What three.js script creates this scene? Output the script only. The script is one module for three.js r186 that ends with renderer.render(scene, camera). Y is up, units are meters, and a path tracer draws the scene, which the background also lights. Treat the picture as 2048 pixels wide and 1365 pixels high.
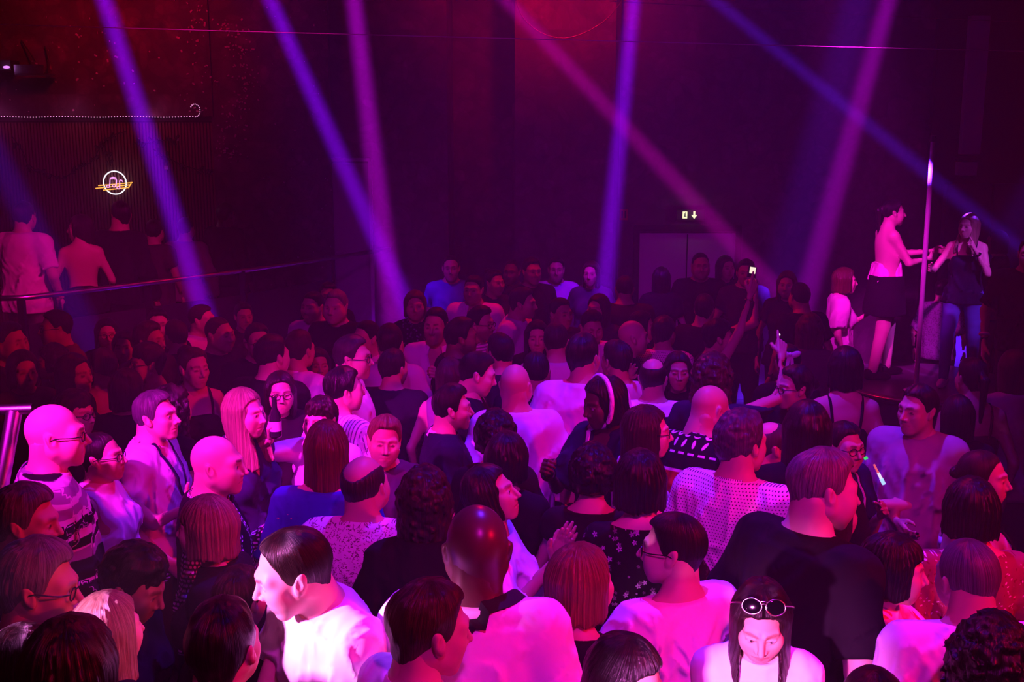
import * as THREE from 'three';
import { mergeGeometries } from 'three/addons/utils/BufferGeometryUtils.js';
import { FontLoader } from 'three/addons/loaders/FontLoader.js';
import { TextGeometry } from 'three/addons/geometries/TextGeometry.js';
import { RectAreaLightUniformsLib } from 'three/addons/lights/RectAreaLightUniformsLib.js';

// ---------------------------------------------------------------- camera, exposure, haze, lamps
const scene = new THREE.Scene();
scene.background = new THREE.Color(0, 0, 0);
const camera = new THREE.PerspectiveCamera(2 * Math.atan(682.5 / 2300) * 180 / Math.PI, 2048 / 1365, 0.1, 60);
camera.position.set(0, 3.12, 0);
camera.rotation.x = -Math.atan(452.5 / 2300);
const renderer = new THREE.WebGLRenderer({ antialias: true });
renderer.toneMapping = THREE.LinearToneMapping;
renderer.toneMappingExposure = 1.0;
renderer.shadowMap.enabled = true;
RectAreaLightUniformsLib.init();
scene.fog = new THREE.FogExp2(new THREE.Color(1, 1, 1), 0.0085);      // the smoke in the room
const LIGHTS = [];
function spot(color, intensity, from, to, angle, penumbra = 0.5, size = 1) {
  const l = new THREE.SpotLight(new THREE.Color().setRGB(...color), intensity, 0, angle * Math.PI / 180, penumbra, 2);
  l.position.set(...from); l.target.position.set(...to); l.castShadow = true; l.shadow.mapSize.set(1024, 1024); l.shadow.radius = size; l.shadow.camera.near = 0.2; l.shadow.camera.far = 20;
  l.name = 'lamp'; scene.add(l, l.target); LIGHTS.push({ l, from, to, color, angle }); return l;
}
const VIOLET = [0.24, 0.001, 1], BLUE = [0.12, 0.012, 1], PINK = [1, 0.001, 0.8], PURPLE = [0.75, 0.001, 1], RED = [1, 0.001, 0.03], MAGENTA = [1, 0.009, 0.88];
// narrow beams of the moving heads on the truss
spot(VIOLET, 108000, [-3.25, 6.9, -7.14], [-2.58, 1.53, -9.47], 1.05, 0.6, 2);
spot(VIOLET, 114000, [-2.76, 6.9, -7.23], [-1.28, 2.21, -10.22], 1.0, 0.6, 2);
spot(PURPLE, 48000, [-1.28, 6.9, -7.25], [-1.12, 1.32, -10.65], 1.2, 0.5, 2);
spot(PINK, 55200, [-3.02, 6.9, -7.14], [2.2, 1.86, -11.3], 0.85, 0.6, 2);
spot(VIOLET, 108000, [0.99, 6.9, -7.16], [0.86, 1.42, -10.67], 1.0, 0.6, 2);
spot(BLUE, 130000, [-2.82, 6.9, -7.18], [4.06, 2.32, -10.22], 0.58, 0.9, 2);
spot(PURPLE, 32400, [2.96, 6.9, -7.17], [2.83, 1.27, -11.05], 1.3, 0.6, 2);
spot(BLUE, 4600, [2.73, 6.9, -7.2], [2.66, 1.2, -11.3], 3.0, 0.8, 2);
spot(BLUE, 13200, [-4.9, 6.9, -7.14], [-3.34, 1.56, -8.76], 1.6, 0.8, 2);
spot(BLUE, 3600, [4.95, 6.9, -7.14], [4.86, 1.91, -11.28], 1.8, 0.8, 2);
// wide soft washes hung beside them
spot(VIOLET, 300, [-2.4, 6.9, -7.2], [-1.0, 0, -12.2], 7, 0.9, 2);
spot(VIOLET, 240, [1.3, 6.9, -7.2], [0.9, 0, -12.2], 7, 0.9, 2);
// red lamps near the back wall
spot(RED, 17, [0.36, 4.45, -10.9], [0.4, 4.9, -12.4], 65, 0.7, 4);
spot(RED, 12, [-3.9, 4.6, -10.6], [-4.0, 4.7, -12.4], 65, 0.7, 4);
spot(RED, 26, [0.4, 4.6, -10.4], [0.4, 0, -7.5], 60, 0.6, 4);
// magenta washes above and behind the camera
spot(MAGENTA, 560, [-3.8, 5.6, -1.2], [-1.35, 1.5, -5.6], 8.5, 0.55, 6);
spot(MAGENTA, 75, [0.9, 6.4, 0.4], [0.5, 1.2, -4.0], 22, 0.8, 8);
spot(PURPLE, 62, [-0.6, 6.6, 0.2], [0.4, 1.0, -8.0], 20, 0.8, 8);
// red and blue side washes
spot(RED, 165, [6.2, 5.2, -1.6], [-0.9, 1.4, -4.4], 26, 0.7, 8);
spot(BLUE, 210, [0.8, 6.9, -6.4], [0.6, 1.6, -5.2], 30, 0.7, 4);
// spotlights on low stands at the stage edge
spot([1, 0.2, 0.85], 130, [-2.6, 2.25, -2.55], [-0.72, 1.64, -3.3], 8, 0.7, 2);
spot([1, 0.15, 0.85], 45, [-0.1, 1.95, -1.75], [0.74, 1.42, -3.3], 12, 0.7, 2);
spot(MAGENTA, 300, [1.2, 5.4, -5.6], [3.4, 1.62, -10.5], 6.8, 0.6, 4);
spot([0.5, 0.04, 1], 190, [5.6, 5.6, -5.4], [4.05, 1.6, -10.2], 5, 0.6, 4);
spot([1, 0.004, 0.4], 95, [0.2, 5.8, -5.2], [-3.7, 1.5, -10.0], 11, 0.7, 6);
// ---------------------------------------------------------------- helpers
const D2R = Math.PI / 180;
function rng(seed) { let a = seed >>> 0; return () => { a = (a + 0x6d2b79f5) | 0; let t = Math.imul(a ^ (a >>> 15), 1 | a); t = (t + Math.imul(t ^ (t >>> 7), 61 | t)) ^ t; return ((t ^ (t >>> 14)) >>> 0) / 4294967296; }; }
const clamp = (x, a, b) => (x < a ? a : x > b ? b : x);
const smooth01 = (a, b, x) => { const t = clamp((x - a) / (b - a), 0, 1); return t * t * (3 - 2 * t); };
const smin = (a, b, k) => { const h = Math.max(k - Math.abs(a - b), 0) / k; return Math.min(a, b) - h * h * k * 0.25; };
const smax = (a, b, k) => -smin(-a, -b, k);
const HASH = new Float32Array(4096); { const r = rng(77); for (let i = 0; i < 4096; i++) HASH[i] = r() * 2 - 1; }
const hsh = (i, j, k) => HASH[(Math.imul(i, 73856093) ^ Math.imul(j, 19349663) ^ Math.imul(k, 83492791)) & 4095];
function noise3(x, y, z) {
  const i = Math.floor(x), j = Math.floor(y), k = Math.floor(z); let u = x - i, v = y - j, w = z - k;
  u = u * u * (3 - 2 * u); v = v * v * (3 - 2 * v); w = w * w * (3 - 2 * w);
  const L = (a, b, t) => a + (b - a) * t;
  return L(L(L(hsh(i, j, k), hsh(i + 1, j, k), u), L(hsh(i, j + 1, k), hsh(i + 1, j + 1, k), u), v),
    L(L(hsh(i, j, k + 1), hsh(i + 1, j, k + 1), u), L(hsh(i, j + 1, k + 1), hsh(i + 1, j + 1, k + 1), u), v), w);
}
const sph = (x, y, z, cx, cy, cz, r) => Math.sqrt((x - cx) * (x - cx) + (y - cy) * (y - cy) + (z - cz) * (z - cz)) - r;
function ell(x, y, z, cx, cy, cz, rx, ry, rz) {
  const a = (x - cx) / rx, b = (y - cy) / ry, c = (z - cz) / rz, k0 = Math.sqrt(a * a + b * b + c * c);
  const k1 = Math.sqrt(a * a / (rx * rx) + b * b / (ry * ry) + c * c / (rz * rz));
  return k1 > 1e-9 ? k0 * (k0 - 1) / k1 : -Math.min(rx, ry, rz);
}
function cone(x, y, z, ax, ay, az, bx, by, bz, ra, rb) {            // tapered capsule
  const dx = bx - ax, dy = by - ay, dz = bz - az, px = x - ax, py = y - ay, pz = z - az;
  const t = clamp((px * dx + py * dy + pz * dz) / (dx * dx + dy * dy + dz * dz + 1e-12), 0, 1);
  const ex = px - dx * t, ey = py - dy * t, ez = pz - dz * t;
  return Math.sqrt(ex * ex + ey * ey + ez * ez) - (ra + (rb - ra) * t);
}
// surface nets over a sparse grid; returns { pos, nrm, idx }
function meshField(f, lo, hi, h, slack = 0) {
  const nx = Math.ceil((hi[0] - lo[0]) / h), ny = Math.ceil((hi[1] - lo[1]) / h), nz = Math.ceil((hi[2] - lo[2]) / h);
  const X = nx + 1, Y = ny + 1, Z = nz + 1, vals = new Float32Array(X * Y * Z).fill(NaN), vid = new Int32Array(nx * ny * nz).fill(-1);
  const B = 5, rad = 0.5 * 1.7321 * B * h * 1.2 + slack, pos = [], idx = [], cells = [];
  for (let bk = 0; bk < nz; bk += B) for (let bj = 0; bj < ny; bj += B) for (let bi = 0; bi < nx; bi += B) {
    if (Math.abs(f(lo[0] + (bi + B / 2) * h, lo[1] + (bj + B / 2) * h, lo[2] + (bk + B / 2) * h)) > rad) continue;
    const ie = Math.min(bi + B, nx), je = Math.min(bj + B, ny), ke = Math.min(bk + B, nz);
    for (let k = bk; k <= ke; k++) for (let j = bj; j <= je; j++) for (let i = bi; i <= ie; i++) {
      const q = i + X * (j + Y * k);
      if (vals[q] !== vals[q]) vals[q] = f(lo[0] + i * h, lo[1] + j * h, lo[2] + k * h);
    }
    for (let k = bk; k < ke; k++) for (let j = bj; j < je; j++) for (let i = bi; i < ie; i++) {
      const q = i + X * (j + Y * k);
      const c = [vals[q], vals[q + 1], vals[q + X], vals[q + X + 1], vals[q + X * Y], vals[q + X * Y + 1], vals[q + X * Y + X], vals[q + X * Y + X + 1]];
      let m = 0; for (let n = 0; n < 8; n++) if (c[n] < 0) m |= 1 << n;
      if (m === 0 || m === 255) continue;
      let sx = 0, sy = 0, sz = 0, s = 0;
      for (let a = 0; a < 8; a++) for (let ax = 1; ax < 8; ax <<= 1) {
        if (a & ax) continue;
        const b = a | ax, va = c[a], vb = c[b];
        if (va < 0 === vb < 0) continue;
        const t = va / (va - vb);
        sx += (a & 1) + (ax === 1 ? t : 0); sy += ((a >> 1) & 1) + (ax === 2 ? t : 0); sz += ((a >> 2) & 1) + (ax === 4 ? t : 0); s++;
      }
      vid[i + nx * (j + ny * k)] = pos.length / 3;
      pos.push(lo[0] + (i + sx / s) * h, lo[1] + (j + sy / s) * h, lo[2] + (k + sz / s) * h);
      cells.push(i, j, k);
    }
  }
  const V = (i, j, k) => (i < 0 || j < 0 || k < 0 ? -1 : vid[i + nx * (j + ny * k)]);
  for (let n = 0; n < cells.length; n += 3) {
    const i = cells[n], j = cells[n + 1], k = cells[n + 2], q = i + X * (j + Y * k), s0 = vals[q] < 0;
    const quad = (a, b, c, d, flip) => { if (a < 0 || b < 0 || c < 0 || d < 0) return; flip ? idx.push(a, c, b, a, d, c) : idx.push(a, b, c, a, c, d); };
    if (s0 !== vals[q + 1] < 0) quad(V(i, j, k), V(i, j - 1, k), V(i, j - 1, k - 1), V(i, j, k - 1), !s0);
    if (s0 !== vals[q + X] < 0) quad(V(i, j, k), V(i, j, k - 1), V(i - 1, j, k - 1), V(i - 1, j, k), !s0);
    if (s0 !== vals[q + X * Y] < 0) quad(V(i, j, k), V(i - 1, j, k), V(i - 1, j - 1, k), V(i, j - 1, k), !s0);
  }
  const N = pos.length, nrm = new Float32Array(N), P = new Float32Array(pos), e = h * 0.45;
  for (let n = 0; n < N; n += 3) {
    for (let pass = 0; pass < 2; pass++) {
      const x = P[n], y = P[n + 1], z = P[n + 2];
      const a = f(x + e, y - e, z - e), b = f(x - e, y - e, z + e), c = f(x - e, y + e, z - e), d = f(x + e, y + e, z + e);
      let gx = a - b - c + d, gy = -a - b + c + d, gz = -a + b - c + d; const l = Math.sqrt(gx * gx + gy * gy + gz * gz) || 1;
      gx /= l; gy /= l; gz /= l;
      if (pass === 0) { const m = clamp((a + b + c + d) / 4, -h * 0.5, h * 0.5); P[n] = x - gx * m; P[n + 1] = y - gy * m; P[n + 2] = z - gz * m; }
      else { nrm[n] = gx; nrm[n + 1] = gy; nrm[n + 2] = gz; }
    }
  }
  return { pos: P, nrm, idx };
}
function toGeometry(m, extra = {}) {
  const g = new THREE.BufferGeometry();
  g.setAttribute('position', new THREE.BufferAttribute(m.pos, 3)); g.setAttribute('normal', new THREE.BufferAttribute(m.nrm, 3));
  if (m.uv) g.setAttribute('uv', new THREE.BufferAttribute(m.uv, 2));
  if (m.col) g.setAttribute('color', new THREE.BufferAttribute(m.col, 3));
  g.setIndex(new THREE.BufferAttribute(new Uint32Array(m.idx), 1));
  return g;
}
const taken = new Map();
function numbered(name) { const n = taken.get(name) || 0; taken.set(name, n + 1); return n ? name + '_' + String(n).padStart(3, '0') : name; }
function part(name, geometry, material, parent) {
  const m = new THREE.Mesh(geometry, material); m.name = name; m.castShadow = m.receiveShadow = true; parent.add(m); return m;
}
function thing(name, label, category, group) {
  const o = new THREE.Group(); o.name = numbered(name); o.userData = { label, category }; if (group) o.userData.group = group; scene.add(o); return o;
}
function tagMesh(m, label, category, group) { m.name = numbered(m.name); m.userData = { label, category }; if (group) m.userData.group = group; scene.add(m); return m; }
function structure(name, geometry, material) { const m = part(name, geometry, material, scene); m.userData = { kind: 'structure' }; return m; }
function tubeAlong(points, r, seg = 24, rs = 6, closed = false) {
  return new THREE.TubeGeometry(new THREE.CatmullRomCurve3(points.map((p) => new THREE.Vector3(...p)), closed), seg, r, rs, closed);
}
function boxAt(w, h, d, x, y, z) { const g = new THREE.BoxGeometry(w, h, d); g.translate(x, y, z); return g; }
function plainAttributes(g) { const o = g.index ? g.toNonIndexed() : g; for (const k of Object.keys(o.attributes)) if (!['position', 'normal', 'uv'].includes(k)) o.deleteAttribute(k); return o; }
const merged = (list) => mergeGeometries(list.map(plainAttributes));

// ---------------------------------------------------------------- textures
function canvasTexture(w, h, draw, srgb = true) {
  const c = document.createElement('canvas'); c.width = w; c.height = h; draw(c.getContext('2d'), w, h);
  const t = new THREE.CanvasTexture(c); t.wrapS = t.wrapT = THREE.RepeatWrapping; if (srgb) t.colorSpace = THREE.SRGBColorSpace; return t;
}
function scaled(t, rx, ry) { const c = t.clone(); c.repeat.set(rx, ry); c.needsUpdate = true; return c; }
// ---------------------------------------------------------------- materials
const clothCache = new Map();
function cloth(color, opt = {}) {
  const key = color + JSON.stringify(opt);
  if (!clothCache.has(key)) {
    const m = new THREE.MeshPhysicalMaterial({ color, roughness: opt.rough ?? 0.88, specularIntensity: opt.spec ?? 0.35, sheen: opt.sheen ?? 0, name: 'cloth' });
    if (opt.sheen) m.sheenColor = new THREE.Color(color);
    if (opt.pattern) { const t = patterns[opt.pattern]().clone(); t.repeat.set(opt.rep || 4, opt.rep || 4); m.map = t; m.color.set('#ffffff'); if (opt.tint) m.color.set(opt.tint); }
    clothCache.set(key, m);
  }
  return clothCache.get(key);
}
const patternCache = {};
const pattern = (name, draw, w = 256, h = 256) => () => (patternCache[name] ||= canvasTexture(w, h, draw));
const wrapDraw = (w, h, f) => { for (const dx of [-w, 0, w]) for (const dy of [-h, 0, h]) f(dx, dy); };
const patterns = {
  speckle: pattern('speckle', (g, w, h) => { g.fillStyle = '#e9dfe6'; g.fillRect(0, 0, w, h); const r = rng(21); g.lineCap = 'round'; for (let i = 0; i < 420; i++) { const x = r() * w, y = r() * h, a = r() * 6.3, l = 2 + r() * 6; g.strokeStyle = r() < 0.8 ? '#6b2450' : '#a0507c'; g.lineWidth = 1.6 + r() * 2; wrapDraw(w, h, (dx, dy) => { g.beginPath(); g.moveTo(x + dx, y + dy); g.quadraticCurveTo(x + dx + l, y + dy + 3 * Math.sin(a), x + dx + l * Math.cos(a) * 1.5, y + dy + l * Math.sin(a) * 1.5); g.stroke(); }); } }),
  dots: pattern('dots', (g, w, h) => { g.fillStyle = '#efe6ee'; g.fillRect(0, 0, w, h); g.fillStyle = '#4a2a55'; const n = 12, c = w / n; for (let i = 0; i < n; i++) for (let j = 0; j < n; j++) { g.beginPath(); g.arc((i + (j % 2) * 0.5 + 0.25) * c, (j + 0.5) * c, c * 0.2, 0, 7); g.fill(); } }),
  polka: pattern('polka', (g, w, h) => { g.fillStyle = '#3a2440'; g.fillRect(0, 0, w, h); g.fillStyle = '#efdcef'; const n = 12, c = w / n; for (let i = 0; i < n; i++) for (let j = 0; j < n; j++) { g.beginPath(); g.arc((i + (j % 2) * 0.5 + 0.25) * c, (j + 0.5) * c, c * 0.34, 0, 7); g.fill(); } }),
  stripes: pattern('stripes', (g, w, h) => { g.fillStyle = '#f2eaf0'; g.fillRect(0, 0, w, h); g.fillStyle = '#8a5a86'; for (let i = 0; i < 16; i++) g.fillRect(0, i * h / 16, w, h / 44); }),
  vstripes: pattern('vstripes', (g, w, h) => { g.fillStyle = '#f2eaf0'; g.fillRect(0, 0, w, h); g.fillStyle = '#7c5c86'; for (let i = 0; i < 12; i++) g.fillRect(i * w / 12, 0, w / 40, h); }),
  floral: pattern('floral', (g, w, h) => { g.fillStyle = '#120c14'; g.fillRect(0, 0, w, h); const r = rng(31); for (let i = 0; i < 46; i++) { const x = r() * w, y = r() * h, s = 4 + r() * 6; g.fillStyle = ['#9a7a96', '#6d4a66', '#b79ab2'][i % 3]; wrapDraw(w, h, (dx, dy) => { for (let k = 0; k < 5; k++) { g.beginPath(); g.ellipse(x + dx + Math.cos(k * 1.257) * s * 0.7, y + dy + Math.sin(k * 1.257) * s * 0.7, s * 0.55, s * 0.32, k * 1.257, 0, 7); g.fill(); } }); } }),
  redfloral: pattern('redfloral', (g, w, h) => { g.fillStyle = '#9c2a4c'; g.fillRect(0, 0, w, h); const r = rng(33); for (let i = 0; i < 150; i++) { const x = r() * w, y = r() * h, s = 2.5 + r() * 4; g.fillStyle = ['#f3d2de', '#e9b9cc', '#7d0f26'][i % 3]; wrapDraw(w, h, (dx, dy) => { g.beginPath(); g.ellipse(x + dx, y + dy, s, s * 0.5, r() * 0.1 + i, 0, 7); g.fill(); }); } }),
  swirl: pattern('swirl', (g, w, h) => { g.fillStyle = '#f0d8e2'; g.fillRect(0, 0, w, h); const r = rng(35); for (let i = 0; i < 60; i++) { const x = r() * w, y = r() * h, s = 10 + r() * 26; g.fillStyle = ['#e0304a', '#f4eef2', '#e88aa0', '#c9b23a', '#d83a8c', '#fbf6fa'][i % 6]; wrapDraw(w, h, (dx, dy) => { g.beginPath(); g.ellipse(x + dx, y + dy, s, s * 0.4, i * 0.9, 0, 7); g.fill(); }); } }),
  heather: pattern('heather', (g, w, h) => { g.fillStyle = '#8a7a8c'; g.fillRect(0, 0, w, h); const r = rng(37); for (let i = 0; i < 2200; i++) { g.fillStyle = r() < 0.5 ? 'rgba(40,25,45,.55)' : 'rgba(225,205,222,.5)'; g.fillRect(r() * w, r() * h, 1.4, 6 + r() * 14); } }),
  bold: pattern('bold', (g, w, h) => { g.fillStyle = '#d8cede'; g.fillRect(0, 0, w, h); const r = rng(39); for (let i = 0; i < 7; i++) { g.strokeStyle = i % 3 ? '#171020' : '#8d7a9a'; g.lineWidth = 20 + r() * 26; const y = i * h / 7; g.beginPath(); g.moveTo(-20, y); g.bezierCurveTo(w * 0.3, y - 60 + r() * 60, w * 0.6, y + 70 * r(), w + 20, y); g.stroke(); } }),
  baroque: pattern('baroque', (g, w, h) => {
    g.fillStyle = '#15101e'; g.fillRect(0, 0, w, h); g.fillStyle = '#8e1428'; g.fillRect(0, h * 0.12, w, h * 0.4); g.fillStyle = '#d8c6dc'; for (const y of [0.1, 0.52]) g.fillRect(0, h * y, w, h * 0.035);
    g.strokeStyle = '#7a3a5c'; g.lineWidth = 5; const r = rng(41); for (let i = 0; i < 9; i++) { const x = r() * w, y = h * (0.2 + r() * 0.26); g.beginPath(); for (let a = 0; a < 9; a += 0.3) g.lineTo(x + Math.cos(a) * a * 3, y + Math.sin(a) * a * 2.4); g.stroke(); }
    g.strokeStyle = '#eadbea'; g.fillStyle = '#eadbea'; g.lineWidth = 5; for (let i = 0; i < 8; i++) { const x = (i + 0.5) * w / 8; g.beginPath(); g.arc(x, h * 0.68, 10, 0, 5); g.stroke(); g.beginPath(); g.ellipse(x, h * 0.8, 5, 13, 0.4 * (i % 3 - 1), 0, 7); g.fill(); g.fillRect(x - 10, h * 0.9, 20, 7); } }),
  tie: pattern('tie', (g, w, h) => { g.fillStyle = '#b9a4c4'; g.fillRect(0, 0, w, h); g.fillStyle = '#f3ecf6'; for (let i = 0; i < 14; i++) { g.save(); g.translate(0, i * h / 14); g.rotate(0.18); g.fillRect(-40, 0, w + 80, h / 40); g.restore(); } }),
  bands: pattern('bands', (g, w, h) => { g.fillStyle = '#ede4ec'; g.fillRect(0, 0, w, h); g.fillStyle = '#171018'; g.fillRect(0, 0, w, h * 0.22); g.fillStyle = '#171018'; g.fillRect(0, h * 0.5, w, h * 0.03); }),
  plain: pattern('plain', (g, w, h) => { g.fillStyle = '#fff'; g.fillRect(0, 0, w, h); }),
};
const darkTrousers = cloth('#17151b'), darkShoes = new THREE.MeshPhysicalMaterial({ color: '#121014', roughness: 0.55 }), jeans = cloth('#4a5f96');
const glassesMaterial = new THREE.MeshPhysicalMaterial({ color: '#0c0a0c', roughness: 0.25 }), lensMaterial = new THREE.MeshPhysicalMaterial({ color: '#0a0a10', roughness: 0.08, specularIntensity: 1 });
const clearLens = new THREE.MeshPhysicalMaterial({ color: '#ffffff', transmission: 1, thickness: 0, roughness: 0.02 });
const jewelMaterial = new THREE.MeshPhysicalMaterial({ color: '#e8e0d8', metalness: 1, roughness: 0.25 }), blackGloss = new THREE.MeshPhysicalMaterial({ color: '#0a090b', roughness: 0.3 });
const glossySkin = new THREE.MeshPhysicalMaterial({ vertexColors: true, roughness: 0.34, specularIntensity: 1, name: 'skin' });
const white = cloth('#e8e4ea'), offwhite = cloth('#cfc8d0'), black = cloth('#131117'), navy = cloth('#161a3a'), grey = cloth('#77717c');
// ---------------------------------------------------------------- heads (cached by kind and fineness)
// head space: origin between the ears, face towards +z, crown at y = 0.122, chin at y = -0.118
const HEADS = {
  m0: { jaw: 1, nose: 1, fat: 0, chin: 1, brow: 1 }, m1: { jaw: 1.07, nose: 1.12, fat: 0.006, chin: 1.05, brow: 1.1 },
  m2: { jaw: 0.96, nose: 1.15, fat: -0.002, chin: 1.05, brow: 1.1 }, mb: { jaw: 1.04, nose: 0.95, fat: 0.004, chin: 1, brow: 1, wide: 1.2 },
  ml: { jaw: 0.98, nose: 1.2, fat: 0.0, chin: 1, brow: 1, open: 1 },
  f0: { jaw: 0.9, nose: 0.85, fat: 0.001, chin: 0.9, brow: 0.4, lip: 1.2 }, f1: { jaw: 0.92, nose: 1.0, fat: 0.005, chin: 0.95, brow: 0.5, lip: 1.1 },
  f2: { jaw: 0.88, nose: 0.9, fat: -0.003, chin: 0.95, brow: 0.4, lip: 1.3 }, fb: { jaw: 0.9, nose: 0.85, fat: 0.002, chin: 0.95, brow: 0.4, lip: 1.6, wide: 1.25 },
};
function headField(o, fine) {
  const jw = o.jaw, ns = o.nose, ft = o.fat, ch = o.chin, br = o.brow, lp = o.lip || 1, wd = o.wide || 1, op = o.open ? 0.008 : 0;
  return (x0, y, z) => {
    const x = Math.abs(x0);
    let d = ell(x, y, z, 0, 0.03, -0.018, 0.076, 0.092, 0.097);
    d = smin(d, ell(x, y, z, 0, -0.03, 0.026, 0.06 * jw + ft, 0.082, 0.068), 0.03);
    d = smin(d, cone(x, y, z, 0.05 * jw + ft, -0.045, -0.002, 0.018, -0.098 - op, 0.058 * ch, 0.018 + ft, 0.016), 0.03);
    d = smin(d, sph(x, y, z, 0, -0.1 - op, 0.066 * ch, 0.019), 0.018);
    d = smin(d, sph(x, y, z, 0.043, -0.022, 0.056, 0.024 + ft), 0.03);
    d = smin(d, sph(x, y, z, 0.034 * jw, -0.056, 0.044, 0.012 + 0.015 * jw + ft), 0.03);
    d = smin(d, cone(x, y, z, 0.012, 0.024, 0.088, 0.046, 0.024, 0.066, 0.004 + 0.005 * br, 0.004 + 0.005 * br), 0.016 * br + 0.012);
    d = smax(d, -sph(x, y, z, 0.031, 0.002, 0.1, 0.016), 0.018);
    let e = sph(x, y, z, 0.031, 0.001, 0.074, 0.0132);
    d = smin(d, e, 0.003);
    d = smin(d, cone(x, y, z, 0.018, 0.0058, 0.0845, 0.044, 0.0048, 0.0775, 0.0042, 0.004), 0.004);          // upper lid
    d = smin(d, cone(x, y, z, 0.02, -0.0095, 0.081, 0.042, -0.008, 0.076, 0.003, 0.003), 0.005);             // lower lid
    let n = cone(x, y, z, 0, 0.014, 0.086, 0, -0.03, 0.1 + 0.012 * ns, 0.0075, 0.0105);
    n = smin(n, sph(x, y, z, 0.0115 * wd, -0.036, 0.094 + 0.004 * ns, 0.0078 * wd), 0.008);
    d = smin(d, n, 0.012);
    if (fine) d = smax(d, -sph(x, y, z, 0.0065 * wd, -0.0435, 0.1, 0.0036), 0.003);
    d = smin(d, ell(x, y, z, 0, -0.066, 0.074, 0.032, 0.03, 0.02), 0.012);
    d = smin(d, cone(x, y, z, 0, -0.0605, 0.0925, 0.024, -0.0648, 0.0835, 0.0045 * lp, 0.003), 0.005);
    d = smin(d, cone(x, y, z, 0, -0.0712 - op, 0.0905, 0.021, -0.0682 - op * 0.5, 0.083, 0.0054 * lp, 0.0032), 0.005);
    if (op) d = smax(d, -ell(x, y, z, 0, -0.07, 0.095, 0.017, 0.0065, 0.016), 0.003);
    else d = smax(d, -cone(x, y, z, 0, -0.0658, 0.1005, 0.028, -0.0668, 0.0865, 0.0022, 0.0016), 0.004);
    let a = ell(x - (y + 0.004) * 0.12, y, z + (y + 0.004) * 0.35, 0.079, -0.004, -0.012, 0.011, 0.033, 0.0185);
    a = smax(a, -ell(x, y, z, 0.09, 0.002, -0.008, 0.007, 0.019, 0.01), 0.005);
    d = smin(d, a, 0.008);
    d = smin(d, cone(x, y, z, 0, -0.05, -0.032, 0, -0.18, -0.045, 0.057 * (0.4 + 0.6 * jw) + ft * 0.7, 0.06 * (0.4 + 0.6 * jw) + ft * 0.7), 0.03);
    return d;
  };
}
const headCache = new Map();
function headMesh(kind, h) {
  const key = kind + h;
  if (!headCache.has(key)) {
    const o = HEADS[kind], m = meshField(headField(o, h < 0.005), [-0.105, -0.19, -0.135], [0.105, 0.135, 0.135], h);
    const n = m.pos.length / 3, mask = new Float32Array(n * 4);            // lips, brows, beard area, eye whites (2 = iris)
    const op = o.open ? 0.008 : 0;
    for (let i = 0; i < n; i++) {
      const x = Math.abs(m.pos[i * 3]), y = m.pos[i * 3 + 1], z = m.pos[i * 3 + 2];
      const lip = Math.min(cone(x, y, z, 0, -0.0605, 0.0935, 0.024, -0.0648, 0.0845, 0.0052, 0.0032), cone(x, y, z, 0, -0.0712 - op, 0.0915, 0.021, -0.0682 - op, 0.084, 0.006, 0.0034));
      mask[i * 4] = 1 - smooth01(0, 0.003, lip);
      mask[i * 4 + 1] = 1 - smooth01(0, 0.004, Math.min(cone(x, y, z, 0.016, 0.0265, 0.095, 0.036, 0.0285, 0.084, 0.0038, 0.0038), cone(x, y, z, 0.036, 0.0285, 0.084, 0.052, 0.0215, 0.066, 0.0038, 0.0022)));
      mask[i * 4 + 2] = smooth01(0.0, 0.03, -0.028 - y + z * 0.15) * smooth01(-0.035, 0.0, z) * (1 - smooth01(-0.125, -0.145, y)) * (1 - mask[i * 4]);
      const e = sph(x, y, z, 0.031, 0.001, 0.074, 0.0132);
      mask[i * 4 + 3] = e < 0.0012 && z > 0.078 && Math.abs(y - 0.001) < 0.0065 ? (sph(x, y, z, 0.031, 0.001, 0.087, 0.006) < 0 ? 2 : 1) : 0;
      if (op && ell(x, y, z, 0, -0.07, 0.095, 0.019, 0.0075, 0.02) < 0) { mask[i * 4] = 0; mask[i * 4 + 3] = y > -0.069 ? 1 : 3; }
    }
    headCache.set(key, { ...m, mask });
  }
  return headCache.get(key);
}
// ---------------------------------------------------------------- hair
const HAIRLINE = [[-0.13, -0.1], [-0.08, -0.098], [-0.06, -0.07], [-0.04, -0.035], [-0.015, 0.0], [0.012, -0.012], [0.028, 0.008], [0.04, 0.05], [0.06, 0.077], [0.11, 0.09]];
function lerpTable(T, x) {
  if (x <= T[0][0]) return T[0][1];
  for (let i = 1; i < T.length; i++) if (x <= T[i][0]) { const t = (x - T[i - 1][0]) / (T[i][0] - T[i - 1][0]); return T[i - 1][1] + (T[i][1] - T[i - 1][1]) * t; }
  return T[T.length - 1][1];
}
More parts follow.
